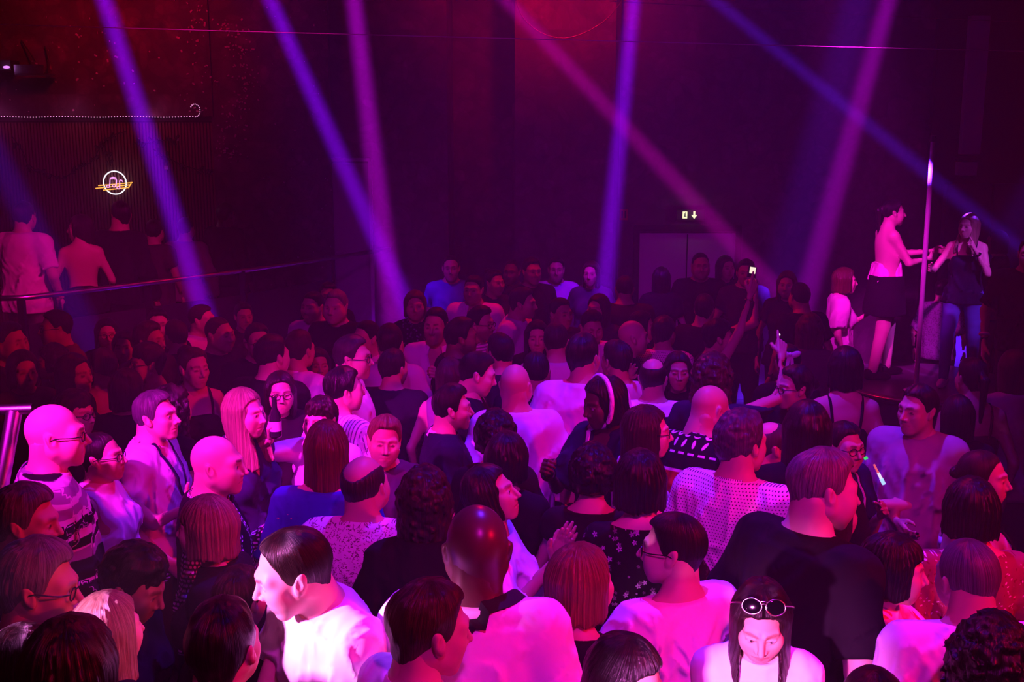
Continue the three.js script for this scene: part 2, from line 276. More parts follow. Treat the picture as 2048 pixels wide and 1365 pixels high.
// style: { t thickness, top extra lift on top, len curtain bottom y, curl, fringe, crown (bald crown), tail, bun, back only ... }
const HAIR = {
  buzz: { t: 0.003, nape: 0.03 }, receding: { nape: 0.03, t: 0.005, top: 0.004, front: 0.026, mess: 0.5 }, longfront: { t: 0.012, len: -0.27, w: 0.098, mess: 0.5, ahead: 1, parted: 7 }, short: { t: 0.007, top: 0.012, mess: 1 }, crop: { nape: 0.025, t: 0.005, top: 0.007 }, quiff: { t: 0.006, top: 0.026, mess: 0.6 }, full: { t: 0.013, top: 0.016, nape: -0.012, mess: 1.2 },
  wavyshort: { t: 0.016, top: 0.016, curl: 0.006, nape: -0.02, fringe: 1 }, pixie: { t: 0.013, top: 0.018, nape: -0.015, fringe: 0.6, mess: 1 }, ring: { t: 0.006, crown: 1 }, thin: { t: 0.004, crown: 0.5 },
  bob: { t: 0.016, len: -0.105, w: 0.096, mess: 0.5 }, bobfringe: { t: 0.017, len: -0.1, w: 0.097, fringe: 1 }, lob: { t: 0.015, len: -0.16, w: 0.097, mess: 0.6 }, chinbob: { t: 0.02, len: -0.085, w: 0.102, fringe: 0.5, mess: 0.8 },
  long: { t: 0.012, len: -0.3, w: 0.097, mess: 0.5 }, vlong: { t: 0.012, len: -0.44, w: 0.097, mess: 0.6 }, curlylong: { t: 0.026, len: -0.2, w: 0.118, curl: 0.014 }, curly: { t: 0.028, len: -0.06, w: 0.104, curl: 0.014, fringe: 0.6 },
  wavylong: { t: 0.017, len: -0.26, w: 0.106, curl: 0.008 }, pony: { t: 0.004, tail: 1, top: 0.004 }, bun: { t: 0.006, bun: 1, top: 0.006 }, updo: { t: 0.012, bun: 0.7, top: 0.012, curl: 0.005 }, tied: { t: 0.005, bun: 0.5 },
};
function hairField(s) {
  const t = s.t, top = s.top || 0, curl = s.curl || 0;
  return (x, y, z) => {
    const az = Math.atan2(x, z + 0.02);
    const line = lerpTable(HAIRLINE, z) + (s.nape ? s.nape * smooth01(-0.02, -0.08, z) : 0) + ((s.front || 0) + (s.len === undefined && !s.fringe ? 0.004 + 0.012 * smooth01(0.02, 0.045, Math.abs(x)) : 0)) * smooth01(0.02, 0.06, z) + 0.004 * noise3(x * 70, 1, z * 70);
    const tt = s.len !== undefined ? t : 0.0015 + (t - 0.0015) * smooth01(-0.004, 0.05, y - line);
    let d = ell(x, y, z, 0, 0.0305, -0.0185, 0.0772 + tt, 0.0932 + tt, 0.0982 + tt);
    if (s.len === undefined) d = smin(d, ell(x, y, z, 0, -0.052, -0.052, 0.05 + tt * 0.5, 0.052, 0.037 + tt * 0.5), 0.024);
    if (top) d = smin(d, ell(x, y, z, 0.008, 0.07 + top * 0.7, 0.006, 0.058 + top * 0.25, 0.046 + top * 0.35, 0.074 + top * 0.15), 0.03);
    let cut = (line - y) * 0.8;
    if (z > 0.03 && Math.abs(x) < 0.06) cut -= (s.fringe || 0) * 0.03 * smooth01(0.03, 0.06, z);
    d = smax(d, cut, 0.004);
    if (s.len !== undefined) {
      const L = s.len, w = s.w, low = smooth01(-0.02, L, y), bk = L < -0.2 && !s.ahead ? 1 : 0;
      const cz = -0.025 - 0.035 * low * bk + (s.ahead ? 0.07 * low : 0), rz = 0.105 - 0.05 * low * bk, rx = w - 0.012 * low * (bk ? 1 : -0.3);
      const ax = x / rx, bz = (z - cz) / rz;
      let c = (Math.sqrt(ax * ax + bz * bz) - 1) * Math.min(rx, rz);
      c = smax(c, y - 0.05, 0.03); c = smax(c, L - y + 0.012 * noise3(x * 60, 3, z * 60), 0.014);
      c = smax(c, z - 0.062 + 0.03 * low * bk - (s.ahead ? 0.08 * low : 0), 0.02);
      let inner = ell(x * (1 + (s.parted ?? 2.5) * Math.max(0, y - 0.01)), y, z, 0, -0.035, 0.105, 0.064, 0.122 - 0.034 * (s.fringe || 0), 0.1);
      inner = Math.min(inner, Math.max(Math.abs(x) - 0.06, -z - 0.01, y + 0.07));                 // throat
      d = smax(smin(d, c, 0.02), -inner, 0.012);
    }
    if (s.crown) d = smax(d, -ell(x, y, z, 0, 0.115, s.crown > 0.7 ? -0.02 : -0.05, 0.062, 0.075 * s.crown + 0.015, s.crown > 0.7 ? 0.125 : 0.06), 0.012);
    if (s.tail) { let c = cone(x, y, z, 0, 0.055, -0.115, 0, 0.02, -0.155, 0.016, 0.026); c = smin(c, cone(x, y, z, 0, 0.02, -0.155, 0, -0.23, -0.135, 0.028, 0.012), 0.015); d = smin(d, c, 0.012); }
    if (s.bun) d = smin(d, ell(x, y, z, 0, s.bun > 0.9 ? 0.085 : 0.01, s.bun > 0.9 ? -0.1 : -0.125, 0.042 * s.bun + 0.01, 0.04 * s.bun + 0.008, 0.036 * s.bun + 0.008), 0.012);
    if (s.mess) d -= s.mess * 0.0035 * (noise3(x * 38 + y * 12, y * 20, z * 38 + y * 10) + 0.6 * noise3(x * 85 + 9, y * 34 + z * 20, z * 60)) * (s.len === undefined ? smooth01(0, 0.05, y - line) : 1);
    if (curl) d -= curl * (noise3(x * 55, y * 55, z * 55) + 0.5 * noise3(x * 110 + 7, y * 90, z * 110));
    else d -= (Math.min(tt, 0.02) * 0.1 + (s.len === undefined ? Math.min(tt, 0.012) * 0.12 * noise3(x * 45 + 3, y * 45, z * 30) : 0)) * (Math.sin(az * 34 + 3 * noise3(x * 30, y * 12, z * 30)) + 0.8 * noise3(x * 90, y * 16, z * 90));
    return d;
  };
}
const hairCache = new Map();
function hairGeometry(style, h) {
  const key = style + h;
  if (!hairCache.has(key)) {
    const s = HAIR[style], lo = Math.min(-0.11, (s.len || 0) - 0.05, s.tail ? -0.27 : 0);
    const m = meshField(hairField(s), [-0.175, lo, -0.21], [0.175, 0.19, 0.15], h, 0.012), n = m.pos.length / 3;
    m.uv = new Float32Array(n * 2);
    for (let i = 0; i < n; i++) { const x = m.pos[i * 3], y = m.pos[i * 3 + 1], z = m.pos[i * 3 + 2]; m.uv[i * 2] = Math.atan2(x, -0.02 - z) / (2 * Math.PI); m.uv[i * 2 + 1] = y * 1.5 + Math.hypot(x, z) * 1.2; }
    hairCache.set(key, toGeometry(m));
  }
  return hairCache.get(key);
}
// ---------------------------------------------------------------- hands: wrist at the origin, fingers along +y, palm towards +z, thumb at +x (left hand)
const HAND_POSES = { relaxed: [0.35, 0.4, 0.45, 0.5, 0.5], flat: [0.05, 0.06, 0.06, 0.08, 0.25], point: [0.02, 1.35, 1.4, 1.4, 0.9], grip: [0.95, 1.0, 1.0, 1.0, 0.8], open: [0.15, 0.1, 0.15, 0.2, 0.1] };
function handField(pose) {
  const c = HAND_POSES[pose], spread = pose === 'open' ? 0.13 : pose === 'flat' ? 0.03 : 0.06, prims = [];
  const add = (a, b, ra, rb) => prims.push([...a, ...b, ra, rb]);
  const base = [0.028, 0.009, -0.01, -0.027], len = [0.072, 0.08, 0.074, 0.058], top = [0.092, 0.095, 0.09, 0.083], rad = [0.0088, 0.009, 0.0085, 0.0075];
  for (let i = 0; i < 4; i++) {
    add([base[i] * 0.65, 0.012, 0], [base[i], top[i], -0.002], 0.0135, 0.0115);
    let p = [base[i], top[i], -0.002], ang = 0, side = base[i] / 0.028 * spread;
    for (let s = 0; s < 3; s++) {
      ang += c[i] * (s === 0 ? 0.9 : s === 1 ? 1.15 : 0.7);
      const l = len[i] * [0.45, 0.31, 0.24][s], q = [p[0] + Math.sin(side) * l * Math.cos(ang), p[1] + Math.cos(ang) * Math.cos(side) * l, p[2] + Math.sin(ang) * l];
      add(p, q, rad[i] * (1.02 - s * 0.08), rad[i] * (0.96 - s * 0.09)); p = q;
    }
  }
  const th = c[4], t0 = [0.02, 0.022, 0.006], t1 = [0.044, 0.055, 0.014 + 0.012 * th], t2 = [0.055 - 0.012 * th, 0.083, 0.02 + 0.026 * th], t3 = [0.06 - 0.035 * th, 0.106 - 0.008 * th, 0.022 + 0.034 * th];
  add(t0, t1, 0.017, 0.0125); add(t1, t2, 0.0115, 0.0098); add(t2, t3, 0.0098, 0.0082);
  return (x, y, z) => {
    let d = ell(x, y, z, 0.002, 0.05, 0.002, 0.036, 0.048, 0.0135);
    d = smin(d, ell(x, y, z, 0, -0.012, 0, 0.0245, 0.042, 0.0185), 0.02);
    for (const p of prims) d = smin(d, cone(x, y, z, p[0], p[1], p[2], p[3], p[4], p[5], p[6], p[7]), 0.0055);
    return d;
  };
}
const handCache = new Map();
function handMesh(pose, h) {
  const key = pose + h;
  if (!handCache.has(key)) handCache.set(key, meshField(handField(pose), [-0.07, -0.055, -0.045], [0.095, 0.2, 0.105], h));
  return handCache.get(key);
}
// ---------------------------------------------------------------- torsos: profiles of half width, half depth and depth centre by height above the hips
const PROFILE = {
  m: [[-0.2, 0.14, 0.1, 0], [-0.1, 0.158, 0.116, -0.008], [0, 0.156, 0.118, -0.008], [0.1, 0.146, 0.11, 0], [0.2, 0.146, 0.108, 0.004], [0.3, 0.157, 0.116, 0.004], [0.38, 0.163, 0.118, 0], [0.44, 0.152, 0.104, -0.01], [0.485, 0.122, 0.084, -0.018], [0.515, 0.086, 0.072, -0.02], [0.545, 0.066, 0.065, -0.014], [0.58, 0.06, 0.062, -0.006], [0.68, 0.058, 0.06, 0]],
  f: [[-0.2, 0.145, 0.105, 0], [-0.1, 0.168, 0.12, -0.012], [0, 0.16, 0.116, -0.012], [0.1, 0.13, 0.098, 0], [0.18, 0.12, 0.09, 0.002], [0.28, 0.132, 0.096, 0.002], [0.37, 0.138, 0.098, -0.002], [0.43, 0.13, 0.086, -0.012], [0.475, 0.102, 0.07, -0.018], [0.51, 0.07, 0.06, -0.02], [0.545, 0.054, 0.054, -0.014], [0.58, 0.05, 0.051, -0.006], [0.68, 0.048, 0.05, 0]],
};
const LUTN = 192;
function profileLUT(rows, edit) {
  const L = new Float32Array(LUTN * 3);
  for (let i = 0; i < LUTN; i++) {
    const y = -0.2 + 0.88 * i / (LUTN - 1); let k = 1; while (k < rows.length - 1 && y > rows[k][0]) k++;
    const a = rows[k - 1], b = rows[k], t = clamp((y - a[0]) / (b[0] - a[0]), 0, 1), pre = rows[Math.max(0, k - 2)], post = rows[Math.min(rows.length - 1, k + 1)];
    const v = [1, 2, 3].map((c) => { const m0 = (b[c] - pre[c]) / (b[0] - pre[0] || 1) * (b[0] - a[0]), m1 = (post[c] - a[c]) / (post[0] - a[0] || 1) * (b[0] - a[0]), t2 = t * t, t3 = t2 * t; return (2 * t3 - 3 * t2 + 1) * a[c] + (t3 - 2 * t2 + t) * m0 + (-2 * t3 + 3 * t2) * b[c] + (t3 - t2) * m1; });
    if (edit) edit(v, y);
    L.set(v, i * 3);
  }
  return L;
}
function loftDistance(L, x, y, z) {
  const f = clamp((y + 0.2) / 0.88, 0, 0.99999) * (LUTN - 1), i = f | 0, t = f - i, j = i * 3;
  const w = L[j] + (L[j + 3] - L[j]) * t, dp = L[j + 1] + (L[j + 4] - L[j + 1]) * t, c = L[j + 2] + (L[j + 5] - L[j + 2]) * t;
  const a = (x / w) * (x / w), b = ((z - c) / dp) * ((z - c) / dp);
  return (0.65 * Math.sqrt(a + b) + 0.35 * Math.sqrt(Math.sqrt(a * a + b * b)) - 1) * Math.min(w, dp);
}
const SKINS = [[0.6, 0.37, 0.29], [0.5, 0.3, 0.22], [0.4, 0.23, 0.16], [0.2, 0.105, 0.07], [0.085, 0.045, 0.032]];
const bodyMaterial = new THREE.MeshPhysicalMaterial({ vertexColors: true, roughness: 0.5, specularIntensity: 0.6, name: 'skin' });
const hairMaterials = new Map();
let strandMap, strandBump;
function hairMaterial(color) {
  if (!hairMaterials.has(color)) {
    if (!strandMap) {
      const draw = (lo, hi) => (g, w, h) => {
        g.fillStyle = '#a8a8a8'; g.fillRect(0, 0, w, h); const r = rng(5);
        for (let i = 0; i < 1400; i++) { const x = r() * w, wd = 0.6 + r() * 2.2, v = Math.floor(lo + r() * (hi - lo)), y = r() * h, l = h * (0.3 + r() * 0.9); g.fillStyle = `rgba(${v},${v},${v},0.55)`; for (const dy of [0, -h]) g.fillRect(x, y + dy, wd, l); }
      };
      strandMap = canvasTexture(1024, 256, draw(70, 255)); strandMap.repeat.set(2, 1); strandBump = canvasTexture(1024, 256, draw(0, 255), false); strandBump.repeat.set(2, 1);
    }
    hairMaterials.set(color, new THREE.MeshPhysicalMaterial({ color, map: strandMap, bumpMap: strandBump, bumpScale: 0.0025, roughness: 0.4, specularIntensity: 0.8, name: 'hair' }));
  }
  return hairMaterials.get(color);
}
const shoeGeometries = {};
function shoeGeometry(kind) {
  if (!shoeGeometries[kind]) {
    const f = (x, y, z) => { let d = ell(x, y, z, 0, 0.035, 0.05, 0.046, 0.05, 0.135); d = smin(d, cone(x, y, z, 0, 0.05, -0.03, 0, 0.1, -0.035, 0.045, 0.045), 0.03); return smax(smax(d, -y, 0.012), y - 0.11, 0.01); };
    shoeGeometries[kind] = toGeometry(meshField(f, [-0.07, -0.02, -0.12], [0.07, 0.14, 0.21], 0.024));
  }
  return shoeGeometries[kind];
}
const LOD = [
  { head: 0.006, hair: 0.0084, body: 0.026, cloth: 0.0145, leg: 0.045, hand: 0.005, far: 0.01 },
  { head: 0.0084, hair: 0.0135, body: 0.034, cloth: 0.023, leg: 0.052, hand: 0.0065, far: 0.012 },
  { head: 0.0125, hair: 0.019, body: 0.044, cloth: 0.028, leg: 0.06, hand: 0.009, far: 0.014 },
];
const ARMS = {                                                         // hand targets in torso space for the arm at +x
  down: [0.27, -0.04, 0.05], easy: [0.26, 0.02, 0.14], bent: [0.2, 0.2, 0.3], front: [0.04, 0.17, 0.3], belly: [0.02, 0.12, 0.2], fold: [-0.1, 0.2, 0.22], chest: [0.06, 0.34, 0.24], clasp: [0.012, 0.4, 0.3],
  drink: [0.12, 0.36, 0.32], wave: [0.33, 0.62, 0.2], up: [0.22, 0.95, 0.16], hip: [0.24, 0.05, -0.02], reach: [0.18, 0.42, 0.48], out: [0.45, 0.36, 0.26], chin: [0.08, 0.5, 0.2], back: [0.2, 0.0, -0.1],
};
function person(o) {
  const lod = LOD[o.lod ?? 1], R = rng(o.seed || 1), female = o.sex === 'f', pr = female ? 'f' : 'm', build = o.build ?? 0;    // build widens the figure
  const g = thing('person', o.label, 'person', o.group || 'people on the dance floor');
  // ---- pose, for a figure 1.75 m tall: torso frame at the hips
  const lean = (o.lean || 0) * D2R, tilt = (o.tilt || 0) * D2R, hipY = 0.92;
  const M = new THREE.Matrix4().makeRotationFromEuler(new THREE.Euler(lean, 0, tilt, 'XYZ')).setPosition(0, hipY, 0), Mi = M.clone().invert();
  const e = Mi.elements, fromTorso = (p) => new THREE.Vector3(...p).applyMatrix4(M);
  const headM = M.clone().multiply(new THREE.Matrix4().makeTranslation(0, 0.662, 0.038 + (o.hz || 0)))
    .multiply(new THREE.Matrix4().makeRotationFromEuler(new THREE.Euler((o.hp || 0) * D2R - lean * 0.6, (o.hy || 0) * D2R, (o.hr || 0) * D2R - tilt * 0.5, 'YXZ')));
  const crown = new THREE.Vector3(0, 0.122, -0.01).applyMatrix4(headM), mid = new THREE.Vector3(0, 0, 0).applyMatrix4(headM);
  const base = o.base || 0, s = (o.T - base) / crown.y, yaw = o.yaw * D2R;
  g.scale.setScalar(s); g.rotation.y = yaw;
  const cx = (mid.x * Math.cos(yaw) + mid.z * Math.sin(yaw)) * s, cz = (-mid.x * Math.sin(yaw) + mid.z * Math.cos(yaw)) * s;
  g.position.set(o.x - cx, base, o.z - cz);
  // ---- arms
  const shX = (female ? 0.142 : 0.166) + build * 0.018, aw = (female ? 0.84 : 1) * (1 + build * 0.25), arms = [];
  for (const side of [1, -1]) {
    let a = side === 1 ? o.L : o.R; a = a || 'down'; const spec = typeof a === 'string' || Array.isArray(a) ? { to: a } : a;
    const to = (Array.isArray(spec.to) ? spec.to : ARMS[spec.to]).slice(); to[0] = Array.isArray(spec.to) ? to[0] : (to[0] - 0.17 + shX); to[0] *= side;
    const up = typeof spec.to === 'string' && ['up', 'wave'].includes(spec.to) || (Array.isArray(spec.to) && spec.to[1] > 0.55);
    const S = fromTorso([side * shX, up ? 0.475 : 0.455, -0.012]), W = fromTorso(to), l1 = 0.285, l2 = 0.255;
    const v = W.clone().sub(S); let l = v.length(); const most = (l1 + l2) * 0.985; if (l > most) { v.multiplyScalar(most / l); W.copy(S).add(v); l = most; }
    const c = (l1 * l1 - l2 * l2 + l * l) / (2 * l), hgt = Math.sqrt(Math.max(0, l1 * l1 - c * c)), dir = v.clone().normalize();
    const pole = new THREE.Vector3(side * (up ? 0.9 : 0.55), up ? -0.2 : -1, up ? 0.25 : -0.45); if (spec.pole) pole.set(spec.pole[0] * side, spec.pole[1], spec.pole[2]);
    pole.addScaledVector(dir, -pole.dot(dir)).normalize();
    const E = S.clone().addScaledVector(dir, c).addScaledVector(pole, hgt);
    arms.push({ side, S, E, W, hand: spec.hand || (up ? 'open' : 'relaxed'), palm: spec.palm, fine: spec.fine, fingers: spec.fingers });
  }
  // ---- skin: torso, neck and arms
  const lut = profileLUT(PROFILE[pr], (v, y) => { const b = build * (y < 0.5 ? 1 : 0.4); v[0] *= 1 + b * 0.15; v[1] *= 1 + b * 0.24; });
  const belly = o.belly || 0, bust = female ? (o.bust ?? 1) : 0;
  const tx = (x, y, z) => e[0] * x + e[4] * y + e[8] * z + e[12], ty = (x, y, z) => e[1] * x + e[5] * y + e[9] * z + e[13], tz = (x, y, z) => e[2] * x + e[6] * y + e[10] * z + e[14];
  const trunk = (L, u, v, w, off) => {
    let d = smax(loftDistance(L, u, v, w), v - 0.67, 0.01); d = smax(d, -0.16 - v, 0.02);
    const a = Math.abs(u);
    d = smin(d, cone(a, v, w, 0.035, 0.505, -0.022, shX, 0.458, -0.012, 0.044 + off, 0.055 * aw + off), 0.05);
    if (bust) d = smin(d, ell(a, v, w, 0.072, 0.315, 0.075, 0.066 * bust + off, 0.07 * bust + off, 0.058 * bust + off), 0.035);
    if (belly) d = smin(d, ell(a, v, w, 0, 0.1, 0.05, 0.13 + off, 0.14 + off, 0.07 + 0.06 * belly + off), 0.06);
    return d;
  };
  const bare = o.bare;                                                 // bare legs
  const feet = o.feet || [[0.1, 0, 0], [-0.1, 0, 0]], knees = feet.map((f, i) => [f[0] * 0.9 + (i ? -0.004 : 0.004), 0.5, (f[2] || 0) * 0.6 + 0.03 + (f[3] || 0)]);
  const leg = (x, y, z, i, k0, k1, k2, off) => { const f = feet[i], k = knees[i], sx = i ? -1 : 1; return smin(cone(x, y, z, sx * 0.088, 0.88, -0.005, k[0], k[1], k[2], k0 + off, k1 + off), cone(x, y, z, k[0], k[1], k[2], f[0], 0.09, f[2] || 0, k1 + off, k2 + off), 0.02); };
  const armD = (x, y, z, r0, r1, r2, k) => { let d = 9; for (const a of arms) { const q = smin(cone(x, y, z, a.S.x, a.S.y, a.S.z, a.E.x, a.E.y, a.E.z, r0, r1), cone(x, y, z, a.E.x, a.E.y, a.E.z, a.W.x, a.W.y, a.W.z, r1 * 0.98, r2), 0.015); d = Math.min(d, q); } return d; };
  const skinField = (x, y, z) => {
    let d = trunk(lut, tx(x, y, z), ty(x, y, z), tz(x, y, z), 0);
    d = smin(d, armD(x, y, z, 0.052 * aw, 0.042 * aw, 0.0265 * aw), 0.03);
    if (bare) d = smin(d, Math.min(leg(x, y, z, 0, 0.085, 0.056, 0.036, build * 0.022), leg(x, y, z, 1, 0.085, 0.056, 0.036, build * 0.022)), 0.04);
    return d;
  };
  // ---- top garment
  const T = o.top || {};
  const garment = (T) => {
  const fit = T.fit ?? (female ? 0.25 : 0.6), off = T.off ?? 0.014, sleeve = T.sleeve ?? 0.55, hem = T.hem ?? -0.1;
  const clut = profileLUT(PROFILE[pr], (v, y) => { const b = build * (y < 0.5 ? 1 : 0.4); v[0] *= 1 + b * 0.15; v[1] *= 1 + b * 0.24; const loose = fit * smooth01(0.42, 0.15, y); v[0] = v[0] + off + loose * (female ? 0.04 : 0.026); v[1] = v[1] + off + loose * (female ? 0.035 : 0.032); });
  const fold = (T.fold ?? 0.009) * 2, fs = R() * 40, sr = T.sr ?? 0.02;
  const folds = (u, v, w) => { const k = 0.25 * noise3(u * 5 + fs, v * 5, w * 5), q = noise3(u * 8 + fs + k, v * 3 + w * 2 + k * 3, w * 8), q2 = noise3(u * 13 + Math.abs(u) * v * 30 + fs, v * 11 - Math.abs(u) * 14, w * 12 + 5), r1 = 1 - Math.min(1, 2.6 * Math.abs(q)), r2 = 1 - Math.min(1, 2.6 * Math.abs(q2)); return r1 * r1 * 1.0 + r2 * r2 * 0.7 - 0.12; };
  const neckR = T.neck === 'v' ? 0.07 : T.neck === 'scoop' ? 0.1 : T.neck === 'wide' ? 0.095 : T.neck === 'high' ? 0.055 : female ? 0.07 : 0.076;
  return (x, y, z) => {
    const u = tx(x, y, z), v = ty(x, y, z), w = tz(x, y, z);
    let d = trunk(clut, u, v, w, off);
    if (sleeve > 0) for (const a of arms) {
      let q = cone(x, y, z, a.S.x, a.S.y, a.S.z, a.E.x, a.E.y, a.E.z, 0.054 * aw + sr * 0.8, 0.044 * aw + sr);
      if (sleeve <= 1) { const dx = a.E.x - a.S.x, dy = a.E.y - a.S.y, dz = a.E.z - a.S.z, l = Math.sqrt(dx * dx + dy * dy + dz * dz); q = smax(q, ((x - a.S.x) * dx + (y - a.S.y) * dy + (z - a.S.z) * dz) / l - l * sleeve, 0.006); }
      else { const t = sleeve - 1, wx = a.E.x + (a.W.x - a.E.x) * t, wy = a.E.y + (a.W.y - a.E.y) * t, wz = a.E.z + (a.W.z - a.E.z) * t; q = smin(q, cone(x, y, z, a.E.x, a.E.y, a.E.z, wx, wy, wz, 0.044 * aw + sr, 0.03 * aw + sr * 0.9), 0.02); }
      d = smin(d, q, 0.035);
    } else {
      const c = Math.abs(u) - (shX - 0.012 - (T.halter ? 0.03 : 0)); d = smax(d, (c + (0.47 - v) * (T.halter ? 0.55 : 0.12)) - (v < 0.34 ? (0.34 - v) * 0.9 : 0), 0.012);
      d = smax(d, -armD(x, y, z, 0.056 * aw, 0.05 * aw, 0.04), 0.008);
    }
    if (fold) d -= fold * folds(u, v, w) * (0.4 + 0.6 * smooth01(0.48, 0.3, v));
    if (T.frill) d -= T.frill * 0.5 * Math.sin(Math.atan2(u, w) * 26) * smooth01(0.1, -0.1, v);
    // neckline
    if (T.strap !== undefined) d = smax(d, v - T.strap + (Math.abs(u) > 0.06 ? (Math.abs(u) - 0.06) * 0.35 : 0) - 0.02 * smooth01(0.02, 0.08, w), 0.006);
    else {
      const sy = T.neck === 'v' ? 0.7 : 1;
      d = smax(d, -ell(u, v, w, 0, 0.578, 0.014, neckR, neckR * 0.95, neckR * 1.02), 0.008);
      if (T.neck === 'v') d = smax(d, -Math.max(Math.abs(u) - (v - 0.33) * 0.33, 0.04 - w, v - 0.56), 0.005);
      if (T.neck === 'scoop') d = smax(d, -ell(u, v, w, 0, 0.5, 0.1, 0.09, 0.085, 0.09), 0.01);
      if (T.backless) d = smax(d, -ell(u, v, w, 0, 0.36, -0.13, 0.2, 0.2, 0.1), 0.01);
    }
    d = smax(d, v - (T.neck === 'high' ? 0.555 : T.neck === 'wide' ? 0.522 : 0.545) + 0.25 * Math.max(0, w), 0.006);
    d = smax(d, hem - v, 0.01);
    return d;
  };
  };
  const clothField = garment(T), sleeve = T.sleeve ?? 0.55;
  const bounds = (list, m) => { const lo = [9, 9, 9], hi = [-9, -9, -9]; for (const p of list) { const a = [p.x, p.y, p.z]; for (let i = 0; i < 3; i++) { lo[i] = Math.min(lo[i], a[i] - m); hi[i] = Math.max(hi[i], a[i] + m); } } return [lo, hi]; };
  const tp = [[0.2, -0.15, 0.12], [-0.2, -0.15, -0.12], [0, 0.66, 0.06], [0.2, 0.45, 0.15], [-0.2, 0.45, -0.15], [0.2, 0.1, 0.24], [-0.2, 0.1, -0.14]].map(fromTorso);
  let [lo, hi] = bounds([...tp, ...arms.flatMap((a) => [a.S, a.E, a.W])], 0.075); if (bare) lo[1] = 0.06;
  const skin = meshField(skinField, lo, hi, lod.body);
  const tone = SKINS[o.skin ?? 0].map((c) => c * (0.92 + 0.16 * R())), P = [], Nn = [], C = [], I = [];
  // keep what the clothes leave bare, plus a margin under them
  { const n = skin.pos.length / 3, deep = new Uint8Array(n); if (!o.nude) for (let i = 0; i < n; i++) { const x = skin.pos[i * 3], y = skin.pos[i * 3 + 1], z = skin.pos[i * 3 + 2]; deep[i] = (clothField(x, y, z) < -0.011 && ty(x, y, z) < 0.36 && Math.abs(tx(x, y, z)) < shX - 0.03) || (!bare && ty(x, y, z) < 0.02) ? 1 : 0; }
    const map = new Int32Array(n).fill(-1); for (let k = 0; k < skin.idx.length; k += 3) { const t = [skin.idx[k], skin.idx[k + 1], skin.idx[k + 2]]; if (deep[t[0]] && deep[t[1]] && deep[t[2]]) continue; for (const q of t) { if (map[q] < 0) { map[q] = P.length / 3; P.push(skin.pos[q * 3], skin.pos[q * 3 + 1], skin.pos[q * 3 + 2]); Nn.push(skin.nrm[q * 3], skin.nrm[q * 3 + 1], skin.nrm[q * 3 + 2]); C.push(...tone); } I.push(map[q]); } } }
  const put = (m, mat, color, flip) => {
    const n0 = P.length / 3, v = new THREE.Vector3(), nm = new THREE.Matrix3().getNormalMatrix(mat), n = m.pos.length / 3;
    for (let i = 0; i < n; i++) { v.fromArray(m.pos, i * 3).applyMatrix4(mat); P.push(v.x, v.y, v.z); v.fromArray(m.nrm, i * 3).applyMatrix3(nm).normalize(); Nn.push(v.x, v.y, v.z); C.push(...color(i)); }
    for (let k = 0; k < m.idx.length; k += 3) flip ? I.push(n0 + m.idx[k], n0 + m.idx[k + 2], n0 + m.idx[k + 1]) : I.push(n0 + m.idx[k], n0 + m.idx[k + 1], n0 + m.idx[k + 2]);
  };
  // head, scaled a little for each person
  const kind = o.head || (female ? ['f0', 'f1', 'f2'][(R() * 3) | 0] : ['m0', 'm1', 'm2'][(R() * 3) | 0]), hs = (o.hs || 1) * (female ? 0.97 : 1.0);
  const HM = headM.clone().multiply(new THREE.Matrix4().makeScale(hs * (0.97 + 0.06 * R()), hs, hs * (0.97 + 0.05 * R()))), hm = headMesh(kind, o.fineHead ? (o.fineHead > 1 ? 0.006 : 0.0043) : lod === LOD[0] && Math.cos(yaw + (o.hy || 0) * D2R) < -0.75 && o.hair !== 'bald' ? 0.0085 : lod.head);
  const hairCol = new THREE.Color(o.hairColor || '#1a1210'), bc = hairCol.clone().multiplyScalar(0.8), beard = o.beard || 0, lipc = female ? [tone[0] * 0.78, tone[1] * 0.5, tone[2] * 0.55] : [tone[0] * 0.85, tone[1] * 0.65, tone[2] * 0.65];
  put(hm, HM, (i) => {
    const [l, b, s2, w] = [hm.mask[i * 4], hm.mask[i * 4 + 1], hm.mask[i * 4 + 2] * beard, hm.mask[i * 4 + 3]];
    if (w && lod !== LOD[0] && w < 3) return tone.map((c) => c * 0.3);
    if (w) return w === 1 ? [0.5, 0.46, 0.45] : w === 3 ? [0.1, 0.02, 0.02] : [0.03, 0.02, 0.02];
    const c = [0, 1, 2].map((k) => { let q = tone[k]; q += (lipc[k] - q) * l; const h = [bc.r, bc.g, bc.b][k]; q += (h - q) * Math.max(b * (female ? 0.55 : 0.75), s2); return q; });
    return c;
  });
  for (const a of arms) {
    const y = a.W.clone().sub(a.E).normalize(); if (a.fingers) y.lerp(new THREE.Vector3(a.fingers[0] * a.side, a.fingers[1], a.fingers[2]).normalize(), 0.75).normalize();
    const zz = a.palm ? new THREE.Vector3(a.palm[0] * a.side, a.palm[1], a.palm[2]) : new THREE.Vector3(-a.side, 0, -0.15); zz.addScaledVector(y, -zz.dot(y)); if (zz.lengthSq() < 1e-4) zz.set(0, 0, -1); zz.normalize();
    const xx = new THREE.Vector3().crossVectors(y, zz), flip = a.side === -1; const B = new THREE.Matrix4().makeBasis(xx, y, zz);
    // the thumb points forward or up: mirror the hand where its side asks for it
    const sx = a.thumb ?? (a.side === 1 ? -1 : 1), hk = (female ? 0.92 : 1.02) * (o.handScale || 1);
    B.scale(new THREE.Vector3(sx * hk, hk, hk)).setPosition(a.W.x + y.x * 0.02, a.W.y + y.y * 0.02, a.W.z + y.z * 0.02);
    put(handMesh(a.hand, a.fine ? (lod === LOD[0] ? 0.0043 : 0.006) : a.hand === 'relaxed' ? lod.far : lod.hand), B, () => tone, sx < 0);
    a.B = B;
  }
